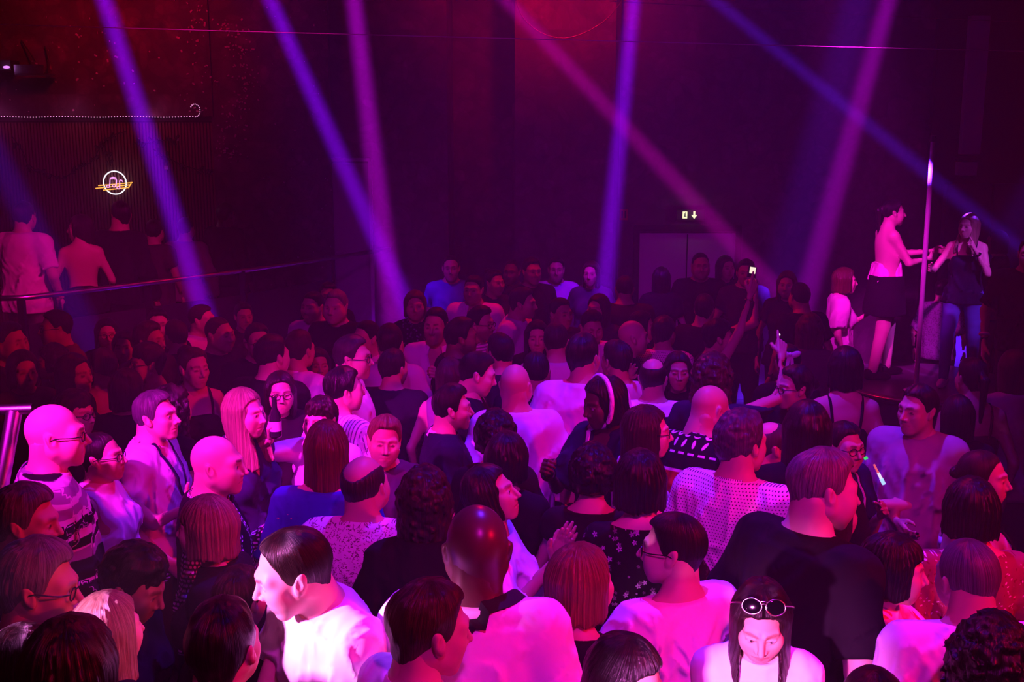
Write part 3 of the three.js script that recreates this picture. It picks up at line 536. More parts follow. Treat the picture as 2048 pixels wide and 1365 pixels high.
  const body = new THREE.BufferGeometry(); body.setAttribute('position', new THREE.Float32BufferAttribute(P, 3)); body.setAttribute('normal', new THREE.Float32BufferAttribute(Nn, 3)); body.setAttribute('color', new THREE.Float32BufferAttribute(C, 3)); body.setIndex(I);
  part('body', body, o.skinGloss ? glossySkin : bodyMaterial, g);
  // ---- clothes
  if (!o.nude) {
    const pts = [...tp, ...(sleeve > 0 ? arms.flatMap((a) => (sleeve > 1 ? [a.S, a.E, a.W] : [a.S, a.E])) : [])], [clo, chi] = bounds(pts, 0.1), m = meshField(clothField, clo, chi, lod.cloth, 0.01), n = m.pos.length / 3;
    m.uv = new Float32Array(n * 2);
    for (let i = 0; i < n; i++) { const x = m.pos[i * 3], y = m.pos[i * 3 + 1], z = m.pos[i * 3 + 2], u = tx(x, y, z), v = ty(x, y, z), w = tz(x, y, z); m.uv[i * 2] = Math.abs(m.nrm[i * 3]) > 0.75 && Math.abs(u) > 0.12 ? w + 0.31 : u; m.uv[i * 2 + 1] = v; }
    part(T.name || (female ? 'blouse' : 't_shirt'), toGeometry(m), T.mat || cloth('#888888'), g);
    if (o.vest) part('waistcoat', toGeometry(meshField(garment({ ...T, off: 0.026, sleeve: 0, neck: 'v', hem: -0.04, fold: 0.004 }), clo, chi, lod.cloth, 0.01)), o.vest, g);
  }
  if (T.straps) for (const sd of [1, -1]) part('strap', tubeAlong([[sd * 0.075, 0.36, 0.105], [sd * 0.085, 0.44, 0.078], [sd * 0.088, 0.5, 0.042], [sd * 0.09, 0.527, -0.012], [sd * 0.086, 0.5, -0.07], [sd * 0.08, 0.44, -0.098], [sd * 0.07, T.strap - 0.02, -0.105]].map((p) => fromTorso(p).toArray()), 0.008, 14, 5), T.mat, g);
  if (T.collar) {
    const rows = [], prof = [[0.064, 0.505], [0.066, 0.548], [0.072, 0.556], [0.092, 0.522], [0.086, 0.518], [0.07, 0.545], [0.07, 0.505]], K = 28, nk = female ? 0.86 : 1;
    const pos = [], uv = [], ix = [];
    for (let i = 0; i <= K; i++) { const a = (-150 + 300 * i / K) * D2R + Math.PI, op = 1 + 0.12 * smooth01(0.6, 1, Math.abs(2 * i / K - 1)); prof.forEach(([r, y], j) => { const q = fromTorso([Math.sin(a) * r * nk * op * 1.04, y - 0.03 * (1 + Math.cos(a)) * 0.5 - (j > 2 && j < 5 ? 0.02 * smooth01(0.75, 1, Math.abs(2 * i / K - 1)) : 0), Math.cos(a) * r * nk * op * 1.05 - 0.012]); pos.push(q.x, q.y, q.z); uv.push(i * 0.02, j * 0.02); }); }
    const m = prof.length; for (let i = 0; i < K; i++) for (let j = 0; j < m; j++) { const a = i * m + j, b = i * m + (j + 1) % m; ix.push(a, b, a + m, b, b + m, a + m); }
    for (const c of [0, K]) for (let j = 1; j < m - 1; j++) ix.push(c * m, c * m + j, c * m + j + 1);
    const cg = new THREE.BufferGeometry(); cg.setAttribute('position', new THREE.Float32BufferAttribute(pos, 3)); cg.setAttribute('uv', new THREE.Float32BufferAttribute(uv, 2)); cg.setIndex(ix); cg.computeVertexNormals();
    part('collar', cg, T.collarMat || T.mat, g);
  }
  // legs: trousers, or a skirt over bare legs
  const lw = o.lw || 0;
  if (o.skirt) {
    const f = (x, y, z) => { const t = smooth01(0.98, o.skirt.to, y), w = 0.19 * (1 + build * 0.16) + 0.03 * t, dpt = 0.142 * (1 + build * 0.24) + 0.035 * t; let d = (Math.sqrt((x / w) * (x / w) + (z / dpt) * (z / dpt)) - 1) * dpt; d -= 0.006 * noise3(x * 14, y * 3, z * 14); return smax(smax(d, y - 1.0, 0.01), o.skirt.to - y, 0.006); };
    part('skirt', toGeometry(meshField(f, [-0.32, o.skirt.to - 0.05, -0.3], [0.32, 1.06, 0.3], lod.cloth)), o.skirt.mat, g);
  } else {
    const wide = female ? 0 : 0.012, f = (x, y, z) => { const hips = smax(ell(x, y, z, 0, 0.9, -0.008, 0.178 + build * 0.03, 0.13, 0.13 + build * 0.03), y - 0.98, 0.01); let d = smin(hips, Math.min(leg(x, y, z, 0, 0.094, 0.062, 0.046, wide + lw), leg(x, y, z, 1, 0.094, 0.062, 0.046, wide + lw)), 0.05); if (o.legFine) d -= 0.004 * noise3(x * 18, y * 22, z * 18); return smax(d, 0.05 - y, 0.01); };
    const fl = feet.flatMap((q, i) => [q, knees[i]]), x0 = Math.min(-0.2, ...fl.map((q) => q[0] - 0.09)), x1 = Math.max(0.2, ...fl.map((q) => q[0] + 0.09)), z0 = Math.min(-0.18, ...fl.map((q) => (q[2] || 0) - 0.1)), z1 = Math.max(0.18, ...fl.map((q) => (q[2] || 0) + 0.12));
    part('trousers', toGeometry(meshField(f, [x0, 0.0, z0], [x1, 1.03, z1], o.legFine ? 0.014 : lod.leg)), o.pants || darkTrousers, g);
  }
  feet.forEach((f, i) => { const sh = part('shoe', shoeGeometry('plain'), o.shoes || darkShoes, g); sh.position.set(f[0], 0, f[2] || 0); sh.rotation.y = (i ? -0.15 : 0.15); });
  // hair and what is worn on the head
  const onHead = (geometry, mat, name) => { const m = part(name, geometry, mat, g); m.matrixAutoUpdate = false; HM.decompose(m.position, m.quaternion, m.scale); m.matrixAutoUpdate = true; return m; };
  if (o.hair && o.hair !== 'bald') onHead(hairGeometry(o.hair, lod.hair * (o.hairFine || 1)), hairMaterial(o.hairColor || '#1a1210'), 'hair');
  if (o.glasses) {
    const list = []; for (const sd of [1, -1]) { const rim = new THREE.TorusGeometry(0.021, 0.0022, 6, 20); rim.scale(1.12, 0.85, 1); rim.rotateY(sd * 0.14); rim.translate(sd * 0.032, -0.002, 0.096); list.push(rim); list.push(tubeAlong([[sd * 0.054, 0.004, 0.092], [sd * 0.077, 0.006, 0.06], [sd * 0.084, 0.008, 0.0], [sd * 0.083, -0.002, -0.022]], 0.0022, 10, 5)); }
    list.push(tubeAlong([[-0.012, 0.003, 0.099], [0, 0.006, 0.103], [0.012, 0.003, 0.099]], 0.002, 6, 5));
    const gl = onHead(merged(list), glassesMaterial, 'glasses'); if (o.glasses === 'up') { gl.geometry = gl.geometry.clone(); gl.geometry.translate(0, 0.09, -0.012); }
    if (lod === LOD[0]) for (const sd of [1, -1]) { const q = new THREE.CircleGeometry(0.0205, 16); q.scale(1.12, 0.85, 1); q.rotateY(sd * 0.14); q.translate(sd * 0.032, -0.002, 0.096); part('lens', q, clearLens, gl); }
    if (o.glasses === 'sun') for (const sd of [1, -1]) { const q = new THREE.SphereGeometry(0.024, 14, 8); q.scale(1, 0.78, 0.14); q.rotateY(sd * 0.14); q.translate(sd * 0.032, -0.002, 0.096); part('lens', q, lensMaterial, gl); }
  }
  if (o.earring) for (const sd of [1, -1]) { const q = o.earring === 'big' ? new THREE.SphereGeometry(0.016, 10, 8) : new THREE.TorusGeometry(0.009, 0.0018, 5, 12); q.scale(o.earring === 'big' ? 0.35 : 1, 1, 1); q.rotateY(o.earring === 'big' ? 0 : Math.PI / 2); q.translate(sd * 0.083, -0.05, -0.01); onHead(q, o.earringMat || jewelMaterial, 'earring'); }
  if (o.necklace) part('necklace', tubeAlong([[-0.072, 0.5, 0.0], [-0.05, 0.48, 0.055], [0, 0.455, 0.085], [0.05, 0.48, 0.055], [0.072, 0.5, 0.0], [0.05, 0.53, -0.062], [0, 0.54, -0.085], [-0.05, 0.53, -0.062]].map((p) => fromTorso(p).toArray()), 0.004, 40, 5, true), o.necklace, g);
  const onCloth = (q, gap = 0.006) => { for (let i = 0; i < 6; i++) { const h = 0.004, f0 = clothField(q.x, q.y, q.z), n = new THREE.Vector3(clothField(q.x + h, q.y, q.z) - f0, clothField(q.x, q.y + h, q.z) - f0, clothField(q.x, q.y, q.z + h) - f0).normalize(); q.addScaledVector(n, -(f0 - gap)); } return q; };
  return { g, fromTorso, HM, headM, arms, onHead, onCloth, s };
}
// ---------------------------------------------------------------- surfaces
function roughTexture(seed, base, spread, flecks) {
  return canvasTexture(1024, 1024, (g, w, h) => {
    g.fillStyle = base; g.fillRect(0, 0, w, h); const r = rng(seed);
    for (let i = 0; i < 2600; i++) { const v = (r() - 0.5) * spread, s = 3 + r() * 40; g.fillStyle = v > 0 ? `rgba(255,240,245,${v})` : `rgba(0,0,0,${-v})`; g.beginPath(); g.ellipse(r() * w, r() * h, s, s * (0.25 + r() * 0.6), r() * 3, 0, 7); g.fill(); }
    for (let i = 0; i < flecks; i++) { const cx = w * (0.2 + 0.6 * r()), v = 120 + r() * 130 | 0; g.fillStyle = `rgba(${v},${v},${v},0.8)`; g.fillRect(cx, r() * h, 1 + r() * 4, 1 + r() * 6); }
  });
}
const wallMap = roughTexture(51, '#4a4048', 0.1, 0), fleckMap = roughTexture(52, '#3a3038', 0.14, 150), floorMap = roughTexture(53, '#1a181b', 0.12, 60);
wallMap.repeat.set(0.25, 0.25); fleckMap.repeat.set(0.3, 0.3); floorMap.repeat.set(0.4, 0.4);
const wallM = new THREE.MeshStandardMaterial({ map: wallMap, bumpMap: wallMap, bumpScale: 0.01, roughness: 0.92 }), fleckM = new THREE.MeshStandardMaterial({ map: fleckMap, bumpMap: fleckMap, bumpScale: 0.02, roughness: 0.95 });
const floorM = new THREE.MeshStandardMaterial({ map: floorMap, roughness: 0.5 }), blackM = new THREE.MeshStandardMaterial({ color: '#0d0b0d', roughness: 0.85 }), darkM = new THREE.MeshStandardMaterial({ color: '#1b171b', roughness: 0.8 });
const steel = new THREE.MeshPhysicalMaterial({ color: '#b9b4bb', metalness: 1, roughness: 0.3 }), chrome = new THREE.MeshPhysicalMaterial({ color: '#f0eef2', metalness: 0.6, roughness: 0.22 }), darkSteel = new THREE.MeshPhysicalMaterial({ color: '#4a464c', metalness: 1, roughness: 0.45 });
const paleM = new THREE.MeshStandardMaterial({ color: '#d0c8d0', roughness: 0.7 }), woodM = new THREE.MeshStandardMaterial({ color: '#5a3c34', roughness: 0.7 });
function uvBox(w, h, d, x, y, z) { const g = boxAt(w, h, d, x, y, z), p = g.attributes.position, n = g.attributes.normal, u = g.attributes.uv; for (let i = 0; i < p.count; i++) { const ax = Math.abs(n.getX(i)), ay = Math.abs(n.getY(i)); u.setXY(i, ax > 0.5 ? p.getZ(i) : p.getX(i), ay > 0.5 ? p.getZ(i) : p.getY(i)); } return g; }
// ---------------------------------------------------------------- room shell
structure('floor', uvBox(16, 0.2, 18, 0, -0.1, -5), floorM);
structure('ceiling', uvBox(16, 0.2, 18, 0, 8.1, -5), blackM);
structure('wall_back', uvBox(7.31, 8.2, 0.3, -4.345, 4.0, -12.65), wallM);
structure('wall_back_right', uvBox(7.97, 8.2, 0.3, 4.015, 4.0, -12.65), wallM);
structure('wall_recess', mergeGeometries([uvBox(0.92, 8.2, 0.1, -0.33, 4.0, -13.85), uvBox(0.1, 8.2, 1.2, -0.74, 4.0, -13.3), uvBox(0.1, 8.2, 1.2, 0.08, 4.0, -13.3), uvBox(0.92, 0.1, 1.2, -0.33, -0.05, -13.3), uvBox(0.92, 0.1, 1.2, -0.33, 8.05, -13.3)]), wallM);
structure('wall_front', uvBox(16, 8.2, 0.3, 0, 4.0, 3.85), blackM);
structure('wall_left', uvBox(0.3, 8.2, 16.8, -7.2, 4.0, -4.4), wallM);
structure('wall_right', uvBox(0.3, 8.2, 16.8, 7.2, 4.0, -4.4), darkM);
{ const g = uvBox(1.25, 7.9, 0.12, -2.55, 3.95, -12.44); structure('wall_pillar', g, fleckM); structure('wall_upper_left', uvBox(3.95, 4.75, 0.14, -5.13, 5.48, -12.43), fleckM); }
structure('trim_1', uvBox(0.05, 7.9, 0.05, 1.12, 3.95, -12.47), darkM);
structure('wall_right_return', uvBox(2.6, 7.9, 0.08, 5.75, 3.95, -12.44), darkM);
// raised platform with its slat wall
const edge = [[-7.05, -8.9], [-3.81, -8.93], [-2.46, -10.5], [-1.15, -12.45]];
{ const sh = new THREE.Shape(); sh.moveTo(-7.05, 12.5); for (const [x, z] of edge) sh.lineTo(x, -z); sh.lineTo(-1.15, 12.5); const g = new THREE.ExtrudeGeometry(sh, { depth: 0.6, bevelEnabled: false }); g.rotateX(-Math.PI / 2); structure('platform', g, darkM).userData = { kind: 'structure' }; }
{ // slats are about six pixels wide: one joined part on the backing board
  const t = thing('slat_wall_panel', 'dark wooden slat panel behind the raised platform, below the dotted light rope', 'wall panel');
  part('backing_board', boxAt(3.9, 2.45, 0.04, -5.0, 1.83, -12.46), blackM, t);
  const list = []; for (let x = -6.93; x < -3.06; x += 0.034) list.push(boxAt(0.02, 2.42, 0.03, x, 1.83, -12.425));
  part('slat', merged(list), woodM, t).userData = { kind: 'stuff' };
}
// ---------------------------------------------------------------- railing
{
  const t = thing('platform_railing', 'metal handrail with posts and dark infill along the raised platform', 'railing');
  const P = [[-6.9, 1.7, -8.98], [-5.4, 1.7, -8.98], [-3.9, 1.7, -8.98]];
  part('handrail', tubeAlong([...P, [-3.84, 1.7, -9.02], [-2.52, 1.7, -10.56], [-1.32, 1.7, -12.36]], 0.022, 60, 8), steel, t);
  for (const [x, z] of [[-6.6, -8.98], [-5.2, -8.98], [-3.88, -8.98], [-3.15, -9.85], [-2.5, -10.58], [-1.85, -11.58]]) part('post', boxAt(0.05, 1.1, 0.05, x, 1.15, z), darkSteel, t);
  const panel = (a, b) => { const l = Math.hypot(b[0] - a[0], b[1] - a[1]), g = boxAt(l - 0.08, 0.82, 0.02, 0, 0, 0); g.rotateY(-Math.atan2(b[1] - a[1], b[0] - a[0])); g.translate((a[0] + b[0]) / 2, 1.07, (a[1] + b[1]) / 2); part('infill_panel', g, blackM, t); };
  panel([-5.2, -8.98], [-3.88, -8.98]); panel([-6.6, -8.98], [-5.2, -8.98]); panel([-3.88, -8.98], [-3.15, -9.85]); panel([-3.15, -9.85], [-2.5, -10.58]); panel([-2.5, -10.58], [-1.85, -11.58]);
}
{ const t = thing('stair_railing', 'short pale metal stair rail next to the man in the wave print shirt', 'railing');
  part('top_rail', tubeAlong([[-2.42, 1.88, -4.75], [-2.2, 1.885, -4.75], [-2.04, 1.89, -4.75]], 0.024, 12, 8), steel, t);
  part('slanted_rail', tubeAlong([[-2.12, 1.88, -4.75], [-2.2, 1.2, -4.5], [-2.32, 0.0, -4.1]], 0.035, 14, 8), steel, t);
  part('post', boxAt(0.05, 1.88, 0.05, -2.4, 0.94, -4.75), darkSteel, t); }
// ---------------------------------------------------------------- doors, signs, panels
{ const d = structure('door_1', boxAt(1.04, 1.86, 0.06, 1.9, 0.93, -12.47), new THREE.MeshStandardMaterial({ color: '#d8ccd6', roughness: 0.6 }));
  part('door_frame', merged([boxAt(0.06, 1.95, 0.1, 1.35, 0.975, -12.46), boxAt(0.06, 1.95, 0.1, 2.45, 0.975, -12.46), boxAt(1.16, 0.06, 0.1, 1.9, 1.92, -12.46)]), darkM, d);
  part('door_seam', boxAt(0.012, 1.84, 0.01, 1.9, 0.93, -12.436), blackM, d);
  for (const x of [1.84, 1.96]) part('door_handle', boxAt(0.025, 0.14, 0.04, x, 1.02, -12.42), blackM, d); }
{ const d = structure('door_2', boxAt(0.4, 2.02, 0.05, -1.735, 1.6, -12.47), new THREE.MeshStandardMaterial({ color: '#a094a4', roughness: 0.6 }));
  part('door_frame', merged([boxAt(0.035, 2.06, 0.08, -1.95, 1.62, -12.45), boxAt(0.035, 2.06, 0.08, -1.52, 1.62, -12.45), boxAt(0.46, 0.035, 0.08, -1.735, 2.65, -12.45)]), paleM, d);
  part('door_handle', merged([boxAt(0.07, 0.02, 0.03, -1.87, 1.66, -12.42)]), steel, d); }
{ const t = thing('exit_sign', 'lit emergency exit sign over the double door with a white pictogram and down arrow', 'sign');
  part('housing', boxAt(0.3, 0.11, 0.05, 1.93, 2.06, -12.46), blackM, t);
  const glow = new THREE.MeshStandardMaterial({ color: '#000000', emissive: new THREE.Color().setRGB(1, 0.95, 0.55), emissiveIntensity: 1.2 });
  part('sign_pictogram', merged([boxAt(0.05, 0.075, 0.006, 1.865, 2.06, -12.431)]), glow, t);
  const man = new THREE.MeshStandardMaterial({ color: '#1c3a20', roughness: 0.8 });
  part('running_figure', merged([boxAt(0.012, 0.03, 0.004, 1.865, 2.062, -12.426), boxAt(0.03, 0.007, 0.004, 1.868, 2.045, -12.426), boxAt(0.01, 0.01, 0.004, 1.87, 2.084, -12.426)]), man, t);
  const s = new THREE.Shape(); [[-0.01, 0.04], [0.01, 0.04], [0.01, 0], [0.032, 0], [0, -0.042], [-0.032, 0], [-0.01, 0]].forEach(([x, y], i) => (i ? s.lineTo(x, y) : s.moveTo(x, y)));
  const a = new THREE.ExtrudeGeometry(s, { depth: 0.006, bevelEnabled: false }); a.translate(1.965, 2.06, -12.434); part('sign_arrow', a, glow, t);
  const l = new THREE.PointLight(new THREE.Color().setRGB(1, 0.95, 0.55), 0.012); l.position.set(1.92, 2.06, -12.36); l.castShadow = true; l.name = 'exit_sign_lamp'; scene.add(l); }
{ const t = thing('fire_alarm_sign', 'small red fire notice with two dark bars beside the double door', 'sign');
  part('plate', boxAt(0.085, 0.12, 0.012, 1.21, 2.06, -12.494), new THREE.MeshStandardMaterial({ color: '#b01020', roughness: 0.6 }), t);
  for (const x of [1.193, 1.227]) part('bar', boxAt(0.014, 0.075, 0.006, x, 2.06, -12.486), blackM, t); }
{ const t = thing('column_panel', 'tall narrow pale panel hung high above the podium', 'wall panel');
  part('panel', boxAt(0.2, 1.42, 0.1, 4.85, 3.42, -12.36), new THREE.MeshStandardMaterial({ color: '#c6bac4', roughness: 0.7 }), t); part('lower_panel', boxAt(0.2, 0.14, 0.1, 4.83, 2.56, -12.36), new THREE.MeshStandardMaterial({ color: '#c6bac4', roughness: 0.7 }), t); part('shelf', boxAt(0.24, 0.05, 0.14, 4.84, 2.66, -12.36), blackM, t); }
{ const t = thing('wall_cabinet', 'dark plum cabinet panels on the wall behind the podium', 'cabinet');
  for (const x of [4.86, 5.36]) part('panel', boxAt(0.48, 2.4, 0.1, x, 1.2, -12.34), new THREE.MeshStandardMaterial({ color: '#5a4c5c', roughness: 0.6 }), t); }
// podium with its pole
{ const t = thing('podium', 'round dark podium with a smooth top carrying the dancers', 'podium');
  const prof = [[0, 0], [0.74, 0], [0.74, 0.62], [0.8, 0.63], [0.81, 0.66], [0.81, 0.685], [0.79, 0.7], [0, 0.7]].map(([x, y]) => new THREE.Vector2(x, y));
  const g = new THREE.LatheGeometry(prof, 48); g.translate(3.84, 0, -10.4); part('drum', g, new THREE.MeshPhysicalMaterial({ color: '#5b4c5a', roughness: 0.35 }), t);
  part('rim', (() => { const r = new THREE.TorusGeometry(0.81, 0.014, 6, 48); r.rotateX(Math.PI / 2); r.translate(3.84, 0.672, -10.4); return r; })(), steel, t); }
{ const t = thing('podium_step', 'low dark step in front of the round podium', 'step'); part('block', boxAt(1.5, 0.35, 0.8, 4.3, 0.175, -9.15), darkM, t); part('tread', boxAt(1.52, 0.02, 0.82, 4.3, 0.34, -9.15), blackM, t); }
{ const t = thing('dance_pole', 'shiny chrome dance pole standing on the podium between the two dancers', 'pole');
  const g = new THREE.CylinderGeometry(0.021, 0.021, 2.2, 20); g.translate(3.6, 1.8, -9.98); part('tube', g, chrome, t);
  const b = new THREE.LatheGeometry([[0, 0.7], [0.11, 0.7], [0.1, 0.715], [0.035, 0.725], [0.03, 0.76], [0, 0.76]].map(([x, y]) => new THREE.Vector2(x, y)), 24); b.translate(3.6, 0, -9.98); part('base', b, chrome, t);
  const c = new THREE.CylinderGeometry(0.026, 0.026, 0.05, 16); c.translate(3.6, 2.92, -9.98); part('cap', c, blackGloss, t); }
{ const t = thing('back_platform', 'dark riser behind the podium', 'platform'); part('block', boxAt(1.6, 0.35, 0.75, 5.1, 0.175, -11.75), darkM, t); }
// ---------------------------------------------------------------- dotted light rope and neon sign
{
  const t = thing('light_rope', 'string of tiny pink-white lights along the slat panel top, curled at its end', 'rope light');
  const pts = []; for (let x = -5.95; x < -3.34; x += 0.0305) pts.push([x, 3.1 + 0.004 * Math.sin(x * 9), -12.33]);
  for (let i = 0; i < 13; i++) { const a = -Math.PI / 2 + i * 0.34; pts.push([-3.33 + Math.cos(a) * 0.052, 3.166 + Math.sin(a) * 0.066, -12.33]); }
  part('cord', tubeAlong(pts.filter((_, i) => i % 2 === 0), 0.005, 160, 5), blackM, t);
  const bulb = new THREE.OctahedronGeometry(0.0075, 0), glow = new THREE.MeshStandardMaterial({ color: '#000000', emissive: new THREE.Color().setRGB(1, 0.35, 0.75), emissiveIntensity: 1.1 });
  for (const p of pts) { const b = part('bulb', bulb, glow, t); b.position.set(...p); b.position.z += 0.006; }
  for (const x of [-5.4, -4.6, -3.8]) { const l = new THREE.PointLight(new THREE.Color().setRGB(1, 0.15, 0.6), 0.05); l.position.set(x, 3.1, -12.2); l.castShadow = true; l.name = 'rope_light_lamp'; scene.add(l); }
}
{
  const t = thing('neon_sign', 'round white neon sign with pink music notes crossed by orange stave lines and an arrow', 'neon sign'), cx = -4.235, cy = 2.41, z = -12.36, k = 0.0054;
  const neon = (r, g, b, e) => new THREE.MeshStandardMaterial({ color: '#000000', emissive: new THREE.Color().setRGB(r, g, b), emissiveIntensity: e });
  const W = neon(0.9, 0.88, 1, 1.6), Pk = neon(1, 0.35, 0.9, 1.3), O = neon(1, 0.42, 0.06, 1.4), at = (px, py, dz = 0) => [cx + (px - 223.5) * k, cy - (py - 376.5) * k, z + dz];
  const ring = new THREE.TorusGeometry(22.5 * k, 0.0068, 5, 28); ring.translate(...at(223.5, 376.5)); part('ring_tube', ring, W, t);
  const line = (a, name, m, dz = 0.012) => part(name, tubeAlong(a.map(([x, y]) => at(x, y, dz)), 0.0055, 8, 4), m, t);
  line([[191, 382], [223, 379.5], [259, 376]], 'stave_tube', O); line([[185, 387.5], [220, 384], [254, 380.5]], 'stave_tube', O); line([[200, 391], [225, 388.5], [252, 385.5]], 'stave_tube', O);
  line([[257, 376.5], [254, 381], [250, 386.5]], 'arrow_tube', O);
  line([[213.5, 383], [215.5, 376], [216, 367.5], [219, 366], [226, 366], [228.5, 368], [228, 376], [226.5, 382.5]], 'note_tube', Pk, 0.024); line([[216.5, 369], [222, 368.5], [228, 369.5]], 'note_tube', Pk, 0.024);
  line([[233.5, 386], [234.5, 378], [235, 371.5], [238, 371], [241, 374.5]], 'note_tube', Pk, 0.024);
  for (const [x, y] of [[211.5, 383.3], [223, 382.6], [231.3, 386.3]]) { const h = new THREE.TorusGeometry(3.2 * k, 0.0055, 4, 10); h.scale(1, 0.72, 1); h.translate(...at(x, y, 0.024)); part('note_head_tube', h, Pk, t); }
  part('mount', merged([boxAt(0.02, 0.02, 0.06, cx - 0.12, cy, z - 0.03), boxAt(0.02, 0.02, 0.06, cx + 0.12, cy, z - 0.03)]), blackM, t);
  const l = new THREE.PointLight(new THREE.Color().setRGB(0.95, 0.6, 0.9), 0.05); l.position.set(cx, cy, z + 0.08); l.castShadow = true; l.name = 'neon_sign_lamp'; scene.add(l);
}
// garland of dark leaves on the slat panel
{
  const t = thing('leaf_garland', 'dark leafy garland hanging in loops across the slat panel', 'garland'), k = 0.00545, r = rng(71), at = (px, py) => [-4.235 + (px - 223.5) * k, 2.41 - (py - 376.5) * k, -12.385];
  const runs = [[[28, 288], [45, 315], [58, 350], [90, 358], [118, 368], [150, 350], [180, 335], [200, 305], [225, 285], [250, 278]], [[212, 290], [214, 320], [216, 345]], [[262, 300], [285, 300], [310, 296], [350, 294]], [[300, 312], [330, 330], [380, 350], [420, 352]]];
  const leaf = new THREE.SphereGeometry(0.03, 6, 4); leaf.scale(0.55, 1, 0.18);
  for (const run of runs) {
    const c = new THREE.CatmullRomCurve3(run.map(([x, y]) => new THREE.Vector3(...at(x, y)))); part('stem', new THREE.TubeGeometry(c, 40, 0.006, 5), blackM, t);
    const n = Math.round(c.getLength() * 22); for (let i = 0; i < n; i++) { const p = c.getPoint(r()), l = part('leaf', leaf, blackM, t); l.position.set(p.x + (r() - 0.5) * 0.07, p.y + (r() - 0.5) * 0.07, -12.375 + r() * 0.02); l.rotation.set(0, (r() - 0.5) * 1.2, r() * 6.3); }
  }
  for (const [x, y, w, h] of [[273, 297, 0.012, 0.06], [323.5, 347.5, 0.04, 0.04], [349, 292, 0.015, 0.04]]) { const p = at(x, y); tagMesh(new THREE.Mesh(boxAt(w, h, 0.004, p[0], p[1], -12.4), paleM), ({ 273: 'thin white paper strip pinned to the slat panel', 323.5: 'small square white sticker on the slat panel', 349: 'short white paper tag on the slat panel at the garland end' })[x], 'tag').name = numbered('paper_tag'); }
}
// flaked plaster on the brickwork: small chips standing off the wall
{
  const t = thing('plaster_flakes', 'patch of pale flaking plaster chips on the dark pillar', 'plaster'); t.userData.kind = 'stuff'; const r = rng(81), list = [];
  const chip = (x, y, zz) => { const s = 0.006 + r() * 0.012, g = new THREE.BoxGeometry(s, s * (0.6 + r() * 1.6), 0.01); g.rotateZ(r() * 3); g.translate(x, y, zz); list.push(g); };
  for (let i = 0; i < 170; i++) { const y = 2.6 + r() * 1.5; chip(-2.9 + (r() + r() - 1) * 0.22 + 0.1 * Math.sin(y * 4), y, -12.375); }
  for (let i = 0; i < 60; i++) chip(-3.3 + (r() + r() - 1) * 0.25, 3.15 + r() * 1.3, -12.355);
  for (let i = 0; i < 40; i++) chip(-5.9 + r() * 2.6, 3.15 + r() * 0.9, -12.355);
  part('chip', merged(list), new THREE.MeshStandardMaterial({ color: '#a89ca4', roughness: 0.9 }), t).userData = { kind: 'stuff' };
}
// ---------------------------------------------------------------- bracket with small lamp high on the slat side wall
{ const t = thing('wall_projector', 'small lamp and metal bracket mounted high on the wall above the light rope', 'wall lamp');
  part('lamp_body', boxAt(0.14, 0.1, 0.22, -5.2, 3.62, -12.2), blackM, t);
  const lens = new THREE.SphereGeometry(0.03, 6, 4); lens.scale(1.3, 0.5, 0.4); lens.translate(-5.17, 3.6, -12.08); part('lamp_lens', lens, new THREE.MeshStandardMaterial({ color: '#000000', emissive: new THREE.Color().setRGB(0.8, 0.25, 1), emissiveIntensity: 1.2 }), t);
  part('bracket', merged([boxAt(0.34, 0.02, 0.2, -4.93, 3.53, -12.2), boxAt(0.3, 0.09, 0.012, -4.95, 3.58, -12.1), boxAt(0.02, 0.16, 0.02, -4.78, 3.6, -12.2)]), steel, t);
  part('strut', merged([tubeAlong([[-5.1, 3.88, -12.33], [-4.98, 3.74, -12.25], [-4.92, 3.66, -12.2]], 0.008, 8, 5), tubeAlong([[-4.86, 3.82, -12.33], [-4.8, 3.7, -12.25], [-4.76, 3.58, -12.2]], 0.008, 8, 5)]), steel, t);
  const l = new THREE.PointLight(new THREE.Color().setRGB(0.8, 0.25, 1), 0.02); l.position.set(-5.17, 3.6, -12.02); l.castShadow = true; l.name = 'wall_lamp'; scene.add(l); }
// cables spanning the room
const cableM = new THREE.MeshStandardMaterial({ color: '#b0a0a8', roughness: 0.5 });
tagMesh(new THREE.Mesh(tubeAlong([[-7, 3.83, -7.76], [-3.34, 3.70, -7.76], [0, 3.61, -7.75], [3.34, 3.53, -7.74], [7, 3.47, -7.74]], 0.003, 60, 5), cableM), 'long thin pale cable stretched across the whole room under the beams', 'cable').name = numbered('cable');
tagMesh(new THREE.Mesh(tubeAlong([[-0.05, 4.6, -10.4], [0.1, 3.95, -10.4], [0.42, 3.78, -10.4], [0.8, 3.92, -10.4], [1.1, 4.3, -10.4]], 0.004, 40, 5), new THREE.MeshStandardMaterial({ color: '#402028', roughness: 0.5 })), 'drooping dark cable under the red lamp', 'cable').name = numbered('cable');
tagMesh(new THREE.Mesh(tubeAlong([[0.9, 4.15, -11], [2.2, 4.08, -11], [3.8, 4.0, -11], [6.5, 3.9, -11]], 0.004, 40, 5), new THREE.MeshStandardMaterial({ color: '#50303a', roughness: 0.5 })), 'faint dark cable running towards the tall narrow panel', 'cable').name = numbered('cable');
